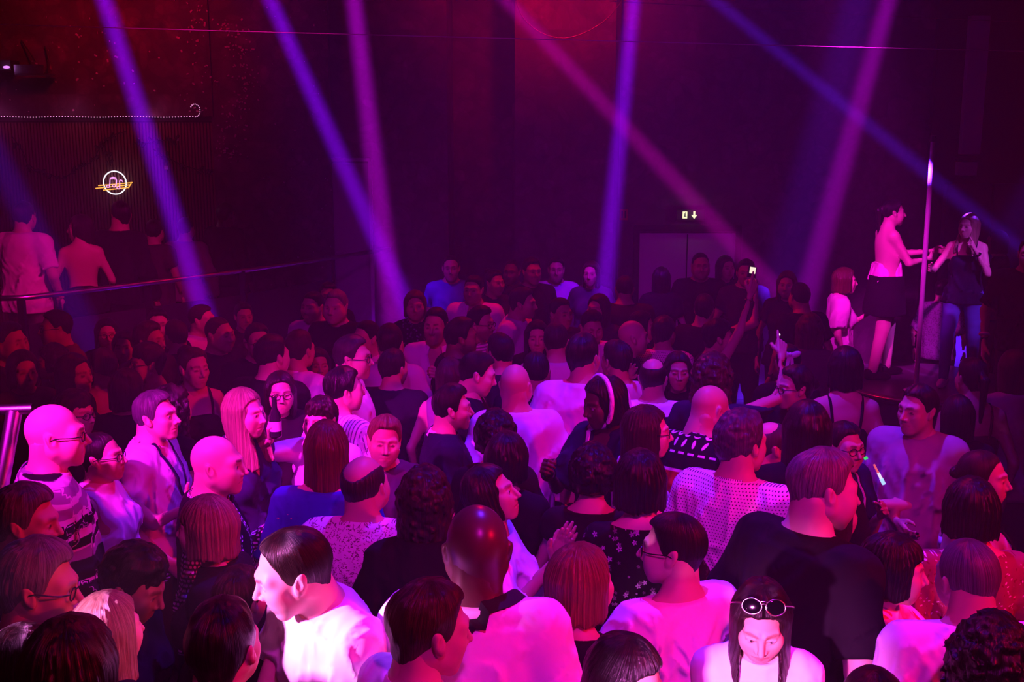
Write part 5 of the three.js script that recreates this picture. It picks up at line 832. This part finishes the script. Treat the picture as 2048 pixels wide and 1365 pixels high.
  { x: -0.34, z: -7.65, T: 1.76, yaw: 110, hy: -10, lod: 1, seed: 620, sex:'m',hairColor:'#130e0d',hair:'quiff',skin:3,beard:0.4,build:0.3,top:tee(cloth('#151226')), label: 'brown-skinned man with a flat-top and beard in a dark t-shirt' },
  { x: -0.23, z: -8.44, T: 1.71, yaw: 50, hy: 12, lod: 1, seed: 627, sex:'m',hairColor:'#130e0d',fineHead:2,hair:'quiff',skin:1,glasses:1,beard:0.5,top:shirt(pat('stripes',3)), label: 'man with slick black hair and wire glasses in a striped shirt' },
  { x: 0.09, z: -9.28, T: 1.73, yaw: 70, hy: 8, lod: 1, seed: 634, sex:'m',hairColor:'#4c4648',hair:'short',skin:1,build:0.4,lean:5,top:shirt(cloth('#d7bfdc'),{sleeve:1.9}), label: 'big man in a pale long-sleeved shirt leaning forward' },
  { x: -0.34, z: -10.02, T: 1.73, yaw: -8, hy: -10, lod: 2, seed: 641, sex:'m',hairColor:'#130e0d',hair:'crop',skin:2,build:0.4,top:shirt(cloth('#d4bce4'),{neck:'v'}), label: 'man in an open white shirt standing under the magenta beam' },
  { x: -0.60, z: -11.26, T: 1.76, yaw: 5, hy: -5, lod: 2, seed: 648, sex:'m',hairColor:'#130e0d',hair:'buzz',skin:2,top:tee(cloth('#4a46a0')), label: 'man in a blue t-shirt in the back row by the wall' },
  { x: -0.80, z: -9.39, T: 1.69, yaw: 0, hy: 5, lod: 2, seed: 655, sex:'f',hairColor:'#7d5836',hair:'bob',skin:1,top:tee(pat('floral',5,'#a8a0d0'),{sleeve:1.2}), label: 'woman with shoulder-length hair in a sequined dark blouse' },
  { x: 0.18, z: -8.10, T: 1.67, yaw: 5, hy: -5, lod: 1, seed: 662, sex:'f',hairColor:'#130e0d',fineHead:2,hair:'longfront',head:'f2',skin:0,top:tee(black), label: 'woman with long black hair and a pale face looking out of the crowd' },
  { x: 0.30, z: -7.66, T: 1.73, yaw: 178, hy: -8, lod: 1, seed: 669, sex:'m',hairColor:'#3a1f1c',hair:'crop',skin:1,build:0.2,top:tee(cloth('#cfa8b8')), label: 'man with dark auburn hair in a pale pink t-shirt, back turned' },
  { x: 0.42, z: -6.59, T: 1.86, yaw: 170, hy: -20, lod: 1, seed: 676, sex:'m',hairColor:'#130e0d',hair:'short',skin:1,build:0.3,top:tee(cloth('#dcb8dc'),{sleeve:0.95,fold:0.01}), label: 'dark-haired man in a long pale magenta t-shirt, back turned' },
  { x: 0.60, z: -8.54, T: 1.66, yaw: 10, hy: 5, lod: 1, seed: 683, sex:'m',hairColor:'#130e0d',hair:'quiff',skin:1,hp:14,top:shirt(white), label: 'man with slick dark hair looking down, white collar turned up' },
  { x: 0.65, z: -7.00, T: 1.74, yaw: -165, hy: 15, lod: 1, seed: 690, sex:'m',hairColor:'#130e0d',hair:'short',skin:2,top:tee(cloth('#c9a3b4')), label: 'man with a thick black crop in a pale t-shirt behind the headband' },
  { x: 0.86, z: -7.96, T: 1.70, yaw: 85, hy: 5, lod: 1, seed: 697, sex:'m',hair:'bald',head:'m0',skin:0,beard:0.1,top:tee(black), label: 'slim bald man with a pale scalp in profile' },
  { x: 1.01, z: -8.73, T: 1.63, yaw: 70, hy: 10, lod: 2, seed: 704, sex:'f',hairColor:'#130e0d',hair:'lob',skin:1,top:tee(black), label: 'dark-haired woman partly hidden behind the slim bald man' },
  { x: 0.83, z: -6.59, T: 1.72, yaw: 175, hy: -10, lod: 1, seed: 711, sex:'m',hairColor:'#2a1a1c',hair:'thin',skin:1,build:0.4,top:tee(pat('bands',2.1),{sleeve:0.9}), label: 'man with thinning hair in a white t-shirt with a black shoulder band' },
  { x: 1.12, z: -8.32, T: 1.66, yaw: 165, hy: -15, lod: 1, seed: 718, sex:'m',hairColor:'#4c4648',hair:'full',skin:1,top:shirt(pat('dots',6),{sleeve:0.9}), label: 'man with thick dark grey hair in a white spotted shirt' },
  { x: 1.04, z: -7.04, T: 1.66, yaw: -20, hy: 20, lod: 1, seed: 725, sex:'f',hairColor:'#130e0d',fineHead:2,hair:'long',skin:2,top:tee(black),R:{to:'wave',hand:'open',fine:1,palm:[0,0,1]}, label: 'woman holding an open hand in front of her face' },
  { x: 1.14, z: -6.34, T: 1.79, yaw: 150, hy: -10, lod: 1, seed: 732, sex:'f',hairColor:'#5a3326',hair:'curlylong',skin:1,top:tee(cloth('#1b1838'),{sleeve:1.95}),R:{to:[0.27,0.74,0.36],hand:'point',fine:1,palm:[-0.6,-0.3,0.4]}, label: 'woman with brown curls in a dark long-sleeved top, arm stretched out pointing with a ring' },
  { x: 1.44, z: -7.86, T: 1.72, yaw: 100, hy: -8, lod: 1, seed: 739, sex:'f',hairColor:'#2a1a12',hair:'pixie',skin:1,top:tee(black,{sleeve:1.95}),R:{to:[0.12,1.0,0.22],hand:'point',fine:1}, label: 'woman in black pointing one finger straight up at the ceiling' },
  { x: 1.85, z: -11.22, T: 1.79, yaw: -5, hy: 5, lod: 2, seed: 746, sex:'m',hairColor:'#130e0d',hair:'buzz',skin:2,build:0.3,top:tee(black), label: 'man in black standing against the double door' },
  { x: 1.45, z: -11.09, T: 1.67, yaw: 175, hy: 5, lod: 2, seed: 753, sex:'f',hairColor:'#130e0d',hair:'vlong',skin:1,top:tee(black), label: 'woman with long straight dark hair silhouetted against the double door' },
  { x: 2.18, z: -11.64, T: 1.71, yaw: 10, hy: 10, lod: 2, seed: 760, sex:'f',hairColor:'#472c1b',hair:'long',skin:1,top:tee(cloth('#2a1a2c')), label: 'woman with long brown hair beside the man in black at the door' },
  { x: 2.25, z: -10.99, T: 1.75, yaw: 0, hy: -10, lod: 2, seed: 767, sex:'m',hairColor:'#472c1b',hair:'short',skin:1,top:tee(cloth('#3a2236')), label: 'man standing by the edge of the double door' },
  { x: 2.52, z: -10.45, T: 1.71, yaw: -20, hy: 0, lod: 2, seed: 774, sex:'f',hairColor:'#7d5836',hair:'lob',skin:1,top:tee(cloth('#2e1c34')), label: 'woman veiled by haze below the purple beam' },
  { x: 3.13, z: -10.70, T: 1.71, yaw: 85, hy: 3, lod: 1, seed: 781, sex:'f',hairColor:'#7d5836',hair:'bob',skin:0,top:tee(cloth('#d6b4c6'),{sleeve:0.8,sr:0.04}),L:{to:'drink',hand:'grip',fine:1}, label: 'woman with a short light bob in a white t-shirt holding something up' },
  { x: 2.17, z: -8.24, T: 1.70, yaw: 170, hy: -5, lod: 2, seed: 788, sex:'f',hairColor:'#7d5836',hair:'wavylong',skin:1,top:tee(cloth('#5a3a50')), label: 'woman with long loose light hair below the purple beam, back turned' },
  { x: 1.00, z: -10.13, T: 1.72, yaw: 178, hy: 2, lod: 2, seed: 795, sex:'m',hairColor:'#130e0d',hair:'buzz',skin:2,build:0.7,top:tee(cloth('#2a1420'),{sleeve:1.9}), label: 'big man in a dark jacket, back turned, beside the blue beam' },
  { x: 0.77, z: -11.14, T: 1.72, yaw: -10, hy: -5, lod: 2, seed: 802, sex:'f',hairColor:'#472c1b',hair:'long',skin:1,top:tee(cloth('#3a2a48')), label: 'long-haired woman standing by the wall in the blue beam' },
  { x: 0.44, z: -11.37, T: 1.73, yaw: 0, hy: 0, lod: 2, seed: 809, sex:'m',hairColor:'#130e0d',hair:'crop',skin:2,top:shirt(cloth('#a58cc8')), label: 'man in a lilac shirt in the back row' },
  { x: 0.19, z: -10.89, T: 1.78, yaw: 15, hy: 10, lod: 2, seed: 816, sex:'m',hairColor:'#130e0d',hair:'short',skin:2,top:tee(cloth('#1b1220')), label: 'man in dark clothes in the back row next to the lilac shirt' },
  { x: 0.00, z: -11.25, T: 1.72, yaw: -15, hy: -5, lod: 2, seed: 823, sex:'m',hairColor:'#130e0d',hair:'buzz',skin:3,top:tee(cloth('#241528')), label: 'man with a shaved head against the recessed dark wall panel' },
  { x: -0.16, z: -10.65, T: 1.70, yaw: 30, hy: 10, lod: 2, seed: 830, sex:'f',hairColor:'#130e0d',hair:'bun',skin:2,top:tee(cloth('#2c1c34')), label: 'woman with a bun in the back row behind the open white shirt' },
  { x: 0.38, z: -8.88, T: 1.71, yaw: 25, hy: 13, lod: 2, seed: 837, sex:'m',hairColor:'#130e0d',hair:'crop',skin:2,top:tee(cloth('#20142a')), label: 'dark-haired man looking sideways behind the auburn-haired man' },
  { x: 0.71, z: -9.40, T: 1.66, yaw: -30, hy: -10, lod: 2, seed: 844, sex:'f',hairColor:'#472c1b',hair:'lob',skin:1,top:tee(cloth('#3a2440')), label: 'woman with shoulder-length hair at the foot of the blue beam' },
  { x: -0.81, z: -7.52, T: 1.75, yaw: 170, hy: 5, lod: 2, seed: 851, sex:'m',hairColor:'#2a1a12',hair:'short',skin:1,top:tee(cloth('#b58ab0')), label: 'brown-haired man in a pink t-shirt at the foot of the magenta beam' },
  { x: 2.46, z: -9.72, T: 1.71, yaw: -160, hy: -10, lod: 2, seed: 858, sex:'m',hairColor:'#130e0d',hair:'crop',skin:2,top:tee(black), label: 'man in black near the podium, back turned' },
  { x: -0.08, z: -7.34, T: 1.72, yaw: -160, hy: 10, lod: 2, seed: 865, sex:'m',hairColor:'#130e0d',hair:'short',skin:1,top:tee(cloth('#251a30')), label: 'dark-haired man between the striped shirt and the bald man\'s back' },
  { x: 1.55, z: -9.13, T: 1.70, yaw: 150, hy: 10, lod: 2, seed: 872, sex:'m',hairColor:'#2a1a12',hair:'short',skin:1,R:{to:[0.34,0.78,0.28],hand:'grip',fine:1},top:tee(cloth('#1d1622')), label: 'man in dark clothes holding up a lit phone in front of the double door' },
  { x: -1.33, z: -6.43, T: 1.67, yaw: 20, hy: -5, lod: 1, seed: 879, sex:'f',hairColor:'#241310',fineHead:2,hair:'long',skin:1,glasses:1,top:tee(cloth('#20141f')), label: 'woman with glasses and a bottle peering past the thick-haired man' },
  { x: 3.01, z: -6.74, T: 1.74, yaw: 178, hy: 2, lod: 2, seed: 886, sex:'f',hairColor:'#472c1b',hair:'long',skin:1,top:tee(cloth('#a06a88')), label: 'woman with brown hair in a dusky pink top beside the maroon top' },
  { x: 2.40, z: -6.01, T: 1.64, yaw: 170, hy: 5, lod: 2, seed: 893, sex:'f',hairColor:'#130e0d',hair:'long',skin:1,top:tee(black), label: 'dark-haired woman directly in front of the maroon strappy top' },
  { x: 3.49, z: -10.53, T: 2.36, base: 0.70, yaw: 95, hy: -10, lod: 1, seed: 900, sex:'f',hairColor:'#130e0d',hair:'pony',head:'f1',skin:0,build:0.5,bare:1,legFine:1,lod:1,skirt:{to:0.62,mat:cloth('#141118')},top:{mat:cloth('#e6a8cc'),sleeve:0,strap:0.2,halter:1,hem:0.02,frill:0.01,name:'bandeau_top',backless:0},L:{to:[0.0,0.3,0.42],hand:'grip',fine:1},R:{to:[0.08,0.24,0.36],hand:'relaxed',fine:1},feet:[[0.1,0,0.1],[-0.1,0,-0.12]],group:'people dancing on the podium', label: 'woman with a dark ponytail, bare back and black skirt dancing at the pole' },
  { x: 4.05, z: -10.21, T: 2.26, base: 0.70, yaw: -25, hy: -30, lod: 1, seed: 907, sex:'f',hairColor:'#d9c48f',fineHead:2,hair:'longfront',head:'f0',skin:0,legFine:1,pants:jeans,shoes:cloth('#d8d0e0'),top:cami(cloth('#17142a')),R:{to:[0.3,0.26,0.28],hand:'open',fine:1},L:{to:[0.1,0.43,0.2],hand:'point',fine:1},feet:[[0.13,0,0.02],[-0.12,0,0.12]],group:'people dancing on the podium', label: 'blonde woman in blue jeans dancing on the podium in a blue beam' },
  { x: 4.18, z: -9.25, T: 2.14, base: 0.35, yaw: -20, hy: -10, lod: 1, seed: 914, sex:'m',hairColor:'#2a1a12',hair:'short',skin:1,build:0.5,pants:darkTrousers,top:tee(black,{sleeve:0.8}),R:'down',L:'easy',group:'people dancing on the podium', label: 'man in black t-shirt and trousers with a pale wristband on the podium' },
  { x: 4.27, z: -11.27, T: 1.52, yaw: 150, hy: -10, lod: 2, seed: 921, sex:'m',hairColor:'#130e0d',hair:'short',skin:1,top:shirt(pat('speckle',4,'#70607a'),{sleeve:0.9}), label: 'man in a pale patterned shirt standing behind the podium' },
  { x: 4.68, z: -11.11, T: 2.02, base: 0.35, yaw: -120, hy: 10, lod: 2, seed: 928, sex:'f',hairColor:'#130e0d',hair:'bob',skin:2,top:tee(black),group:'people dancing on the podium', label: 'dark-haired woman in black behind the blonde dancer' },
  { x: -4.21, z: -9.96, T: 2.38, base: 0.60, yaw: 170, hy: 5, lod: 1, seed: 935, sex:'m',hairColor:'#2a1a12',hair:'short',skin:1,build:0.4,top:tee(cloth('#dcb4c8'),{sleeve:0.8,hem:-0.12}),pants:cloth('#6a4a62'),L:'easy',group:'people on the raised platform', label: 'man in a pale pink t-shirt leaning at the platform railing, back turned' },
  { x: -3.79, z: -10.08, T: 2.26, base: 0.60, yaw: -160, hy: 75, lod: 1, seed: 942, sex:'f',hairColor:'#2a1614',hair:'long',head:'f2',skin:1,top:{mat:black,sleeve:0,strap:0.16,hem:-0.1,name:'low_back_top'},L:'easy',R:'easy',group:'people on the raised platform', label: 'long-haired woman with a bare back on the platform looking over her shoulder' },
  { x: -3.52, z: -10.38, T: 2.35, base: 0.60, yaw: 165, hy: 45, lod: 1, seed: 949, sex:'m',hairColor:'#130e0d',hair:'short',skin:2,build:0.6,top:tee(black,{sleeve:1.9}),L:'easy',group:'people on the raised platform', label: 'broad man in black on the platform beneath the neon sign' },
  { x: -3.36, z: -10.81, T: 2.15, base: 0.60, yaw: 170, hy: 10, lod: 2, seed: 956, sex:'m',hairColor:'#130e0d',hair:'short',skin:2,top:tee(cloth('#3a1a30')),group:'people on the raised platform', label: 'dark-haired man on the platform beside the broad man in black' },
  { x: -3.16, z: -11.15, T: 2.14, base: 0.60, yaw: 175, hy: -5, lod: 2, seed: 963, sex:'m',hairColor:'#2a1a12',hair:'crop',skin:1,build:0.2,top:tee(cloth('#8a4a78'),{sleeve:1.9}),group:'people on the raised platform', label: 'man in a plum-coloured shirt on the platform behind the violet beam' },
  { x: -2.95, z: -11.90, T: 2.22, base: 0.60, yaw: 150, hy: 0, lod: 2, seed: 970, sex:'m',hairColor:'#130e0d',hair:'full',skin:3,build:0.6,top:tee(black,{sleeve:1.9}),group:'people on the raised platform', label: 'shadowy man with bushy hair at the far end of the platform' },
];
const who = PEOPLE.map((o) => person(o));
const find = (text) => who[PEOPLE.findIndex((o) => o.label.includes(text))];
// a band laid over the clothes from torso points
function band(p, name, pts, w, mat) {
  const c = new THREE.CatmullRomCurve3(pts.map((q) => p.fromTorso(q))), sh = new THREE.Shape(); sh.moveTo(-0.003, -w / 2); sh.lineTo(0.003, -w / 2); sh.lineTo(0.003, w / 2); sh.lineTo(-0.003, w / 2);
  const n = 28, pos = [], idx = [], mid = p.fromTorso([0, 0.3, 0]);
  for (let i = 0; i <= n; i++) { const a = p.onCloth(c.getPoint(i / n)), t = c.getTangent(i / n), out = a.clone().sub(mid); out.addScaledVector(t, -out.dot(t)).normalize(); const side = new THREE.Vector3().crossVectors(t, out); for (const [u, v] of [[-1, -1], [1, -1], [1, 1], [-1, 1]]) { const q = a.clone().addScaledVector(side, u * w / 2).addScaledVector(out, v * 0.003); pos.push(q.x, q.y, q.z); } }
  for (let i = 0; i < n; i++) for (let j = 0; j < 4; j++) { const a = i * 4 + j, b = i * 4 + (j + 1) % 4; idx.push(a, b, a + 4, b, b + 4, a + 4); }
  const g = new THREE.BufferGeometry(); g.setAttribute('position', new THREE.Float32BufferAttribute(pos, 3)); g.setIndex(idx); const f = g.toNonIndexed(); f.computeVertexNormals(); return part(name, f, mat, p.g);
}
band(find('shaved head, white t-shirt'), 'shoulder_strap', [[0.2, 0.2, -0.15], [0.1, 0.4, -0.165], [-0.0, 0.5, -0.115], [-0.09, 0.545, -0.05], [-0.13, 0.53, 0.03]], 0.045, blackM);
band(find('pale strap over a dark blue'), 'pale_strap', [[-0.09, 0.3, 0.16], [-0.06, 0.42, 0.125], [-0.065, 0.5, 0.07], [-0.075, 0.525, 0.0], [-0.07, 0.5, -0.07]], 0.022, white);
band(find('black bag strap'), 'bag_strap', [[0.1, 0.15, 0.15], [0.09, 0.34, 0.175], [0.09, 0.46, 0.1], [0.085, 0.52, 0.0]], 0.028, blackM);
band(find('thin bag strap'), 'bag_strap', [[-0.15, 0.2, -0.14], [-0.12, 0.4, -0.14], [-0.11, 0.5, -0.08], [-0.1, 0.52, 0.0]], 0.02, darkSteel);
band(find('navy shirt with a lanyard'), 'lanyard', [[-0.07, 0.53, -0.03], [-0.06, 0.46, 0.1], [0, 0.25, 0.15], [0.06, 0.46, 0.1], [0.07, 0.53, -0.03]], 0.012, paleM);
band(find('pale short-sleeved shirt with'), 'lanyard', [[-0.075, 0.54, -0.03], [-0.065, 0.46, 0.105], [0, 0.26, 0.16], [0.065, 0.46, 0.105], [0.075, 0.54, -0.03]], 0.014, navy);
// headband
{ const p = find('patterned headband'), t = new THREE.TorusGeometry(0.112, 0.013, 8, 40); t.scale(0.9, 1.12, 1); t.rotateX(0); t.rotateX(-0.22); t.translate(0, 0.012, 0.012); p.onHead(t, pat('speckle', 1), 'headband'); }
// sunglasses pushed up on the hair
{ const p = find('sunglasses pushed up'), list = []; for (const sd of [1, -1]) { const r = new THREE.TorusGeometry(0.027, 0.0024, 6, 24); r.scale(1.12, 0.88, 1); r.rotateY(sd * 0.2); r.translate(sd * 0.036, 0, 0.0); list.push(r); list.push(tubeAlong([[sd * 0.062, 0.006, -0.006], [sd * 0.092, 0.002, -0.05], [sd * 0.1, -0.01, -0.12]], 0.0024, 8, 5)); }
  list.push(tubeAlong([[-0.012, 0.006, 0.003], [0, 0.009, 0.006], [0.012, 0.006, 0.003]], 0.002, 6, 5)); list.push(tubeAlong([[-0.014, 0.014, 0.003], [0, 0.016, 0.005], [0.014, 0.014, 0.003]], 0.002, 6, 5));
  const place = (g) => { g.rotateX(-0.7); g.translate(0, 0.13, 0.062); return g; }, f = p.onHead(place(merged(list)), jewelMaterial, 'sunglasses');
  for (const sd of [1, -1]) { const q = new THREE.SphereGeometry(0.029, 18, 10); q.scale(1.04, 0.82, 0.16); q.rotateY(sd * 0.2); q.translate(sd * 0.036, 0, 0); part('lens', place(q), lensMaterial, f); } }
// letters printed on her t-shirt
{ const p = find('sunglasses pushed up'), font = await new FontLoader().loadAsync('fonts/droid/droid_serif_bold.typeface.json'), g = new TextGeometry('UN', { font, size: 0.055, depth: 0.004, curveSegments: 4 });
  g.computeBoundingBox(); g.translate(-(g.boundingBox.max.x + g.boundingBox.min.x) / 2 - 0.03, 0, 0); const v = g.attributes.position; for (let i = 0; i < v.count; i++) { const q = p.onCloth(p.fromTorso([v.getX(i), 0.4 + v.getY(i), 0.168]), 0.002 + v.getZ(i)); v.setXYZ(i, q.x, q.y, q.z); } g.computeVertexNormals(); part('print', g, new THREE.MeshStandardMaterial({ color: '#3a1a55', roughness: 0.8 }), p.g); }
// flower earring, ribbon bow, bow tie
{ const p = find('flower earring'); for (const sd of [1, -1]) { const list = []; for (let k = 0; k < 5; k++) { const s = new THREE.SphereGeometry(0.009, 8, 6); s.scale(0.4, 1, 1); s.translate(sd * 0.088, -0.055 + Math.sin(k * 1.257) * 0.011, -0.008 + Math.cos(k * 1.257) * 0.011); list.push(s); } p.onHead(merged(list), white, 'flower_earring'); } }
{ const p = find('white ribbon bow'), list = []; for (const sd of [1, -1]) { const s = new THREE.SphereGeometry(0.035, 10, 8); s.scale(1.1, 0.6, 0.35); s.rotateZ(sd * 0.35); s.translate(sd * 0.035, 0.09, -0.15); list.push(s); const r = new THREE.BoxGeometry(0.022, 0.13, 0.006); r.rotateZ(sd * 0.12); r.translate(sd * 0.016, 0.02, -0.152); list.push(r); } const k = new THREE.SphereGeometry(0.014, 8, 6); k.translate(0, 0.09, -0.155); list.push(k); p.onHead(merged(list), white, 'ribbon_bow'); }
{ const p = find('dotted shirt under a dark waistcoat'), list = []; for (const sd of [1, -1]) { const s = new THREE.ConeGeometry(0.024, 0.05, 4); s.rotateZ(sd * Math.PI / 2); s.scale(1, 1, 0.5); s.translate(sd * 0.024, 0, 0); list.push(s); } const g = merged(list), at = p.fromTorso([0, 0.505, 0.08]); g.translate(at.x, at.y, at.z); part('bow_tie', g, blackM, p.g); }
// watches, bracelets and wristbands
function cuff(p, side, name, mat, r = 0.031, w = 0.008, k = 0.1) { const a = p.arms.find((q) => q.side === side), t = new THREE.TorusGeometry(r, w, 6, 20); const m = part(name, t, mat, p.g); m.position.copy(a.W).lerp(a.E, k); m.quaternion.setFromUnitVectors(new THREE.Vector3(0, 0, 1), a.W.clone().sub(a.E).normalize()); }
cuff(find('white sleeveless collared'), 1, 'bracelet', jewelMaterial, 0.027, 0.005); cuff(find('blue jeans dancing'), 1, 'watch', blackGloss, 0.026, 0.01); cuff(find('bare back and black skirt'), 1, 'wristband', navy, 0.028, 0.008);
cuff(find('pale wristband'), -1, 'wristband', white, 0.03, 0.013, 0.25); cuff(find('swirl-print blouse, hand raised'), 1, 'bracelet', blackGloss, 0.028, 0.005); cuff(find('pointing one finger straight up'), -1, 'bracelet', jewelMaterial, 0.028, 0.004); cuff(find('pale strap over a dark blue'), -1, 'watch', blackGloss, 0.028, 0.01);
// ---------------------------------------------------------------- things held in hands
function handPoint(p, side, [x, y, z]) { const a = p.arms.find((q) => q.side === side); p.g.updateMatrixWorld(true); return new THREE.Vector3(x, y, z).applyMatrix4(a.B).applyMatrix4(p.g.matrixWorld); }
{ const p = find('holding up a lit phone'), t = thing('phone', 'phone with a bright cream screen held up near the pointing finger', 'phone'); t.position.copy(handPoint(p, -1, [0, 0.1, 0.035])); t.position.y += 0.075; t.rotation.set(-0.15, 0.2, -0.15);
  part('case', new THREE.BoxGeometry(0.07, 0.09, 0.009), blackGloss, t); part('phone_screen', boxAt(0.05, 0.052, 0.002, 0, 0.014, 0.006), new THREE.MeshStandardMaterial({ color: '#000', emissive: new THREE.Color().setRGB(1, 0.82, 0.66), emissiveIntensity: 1.1 }), t); }
{ const p = find('stretched out pointing with a ring'), q = handPoint(p, -1, [0.0, 0.12, 0.03]), t = thing('small_torch', 'tiny bright torch in the outstretched pointing hand', 'torch'); t.position.copy(q); part('barrel', (() => { const g = new THREE.CylinderGeometry(0.008, 0.008, 0.06, 10); return g; })(), darkSteel, t); part('lamp_tip', (() => { const g = new THREE.SphereGeometry(0.009, 6, 4); g.translate(0, 0.034, 0); return g; })(), new THREE.MeshStandardMaterial({ color: '#000', emissive: new THREE.Color().setRGB(1, 0.8, 1), emissiveIntensity: 2 }), t); }
{ const t = thing('light_stick', 'glowing light stick, white-blue at one end and red at the other, on the lanyard', 'light stick'); t.position.set(1.675, 1.5, -5.0); t.rotation.z = 0.5; const seg = (y0, y1, c, e, r) => { const g = new THREE.CylinderGeometry(r, r, y1 - y0, 6); g.translate(0, (y0 + y1) / 2, 0); part('glow_tube', g, new THREE.MeshStandardMaterial({ color: '#000', emissive: new THREE.Color().setRGB(...c), emissiveIntensity: e }), t); };
  seg(-0.03, 0.0, [0.35, 0.55, 1], 1.4, 0.009); seg(0.0, 0.03, [0.9, 0.75, 1], 1.0, 0.007); seg(0.03, 0.075, [1, 0.12, 0.2], 0.9, 0.005); const g = new THREE.BoxGeometry(0.016, 0.01, 0.01); g.translate(-0.02, 0.12, 0); part('green_led', g, new THREE.MeshStandardMaterial({ color: '#000', emissive: new THREE.Color().setRGB(0.05, 0.9, 0.2), emissiveIntensity: 0.8 }), t); }
{ const t = thing('bottle', 'small dark bottle held up among the crowd by the wavy-haired woman', 'bottle'); { const p = find('short wavy brown hair'); t.position.copy(handPoint(p, -1, [0, 0.09, 0.03])); t.position.y -= 0.06; } part('glass_body', new THREE.LatheGeometry([[0, 0], [0.03, 0], [0.032, 0.01], [0.032, 0.11], [0.014, 0.15], [0.013, 0.2], [0.015, 0.205], [0, 0.205]].map(([x, y]) => new THREE.Vector2(x, y)), 16), new THREE.MeshPhysicalMaterial({ color: '#241428', roughness: 0.12, specularIntensity: 1 }), t); part('label', (() => { const g = new THREE.CylinderGeometry(0.0326, 0.0326, 0.05, 16, 1, true); g.translate(0, 0.06, 0); return g; })(), paleM, t); }
renderer.render(scene, camera);
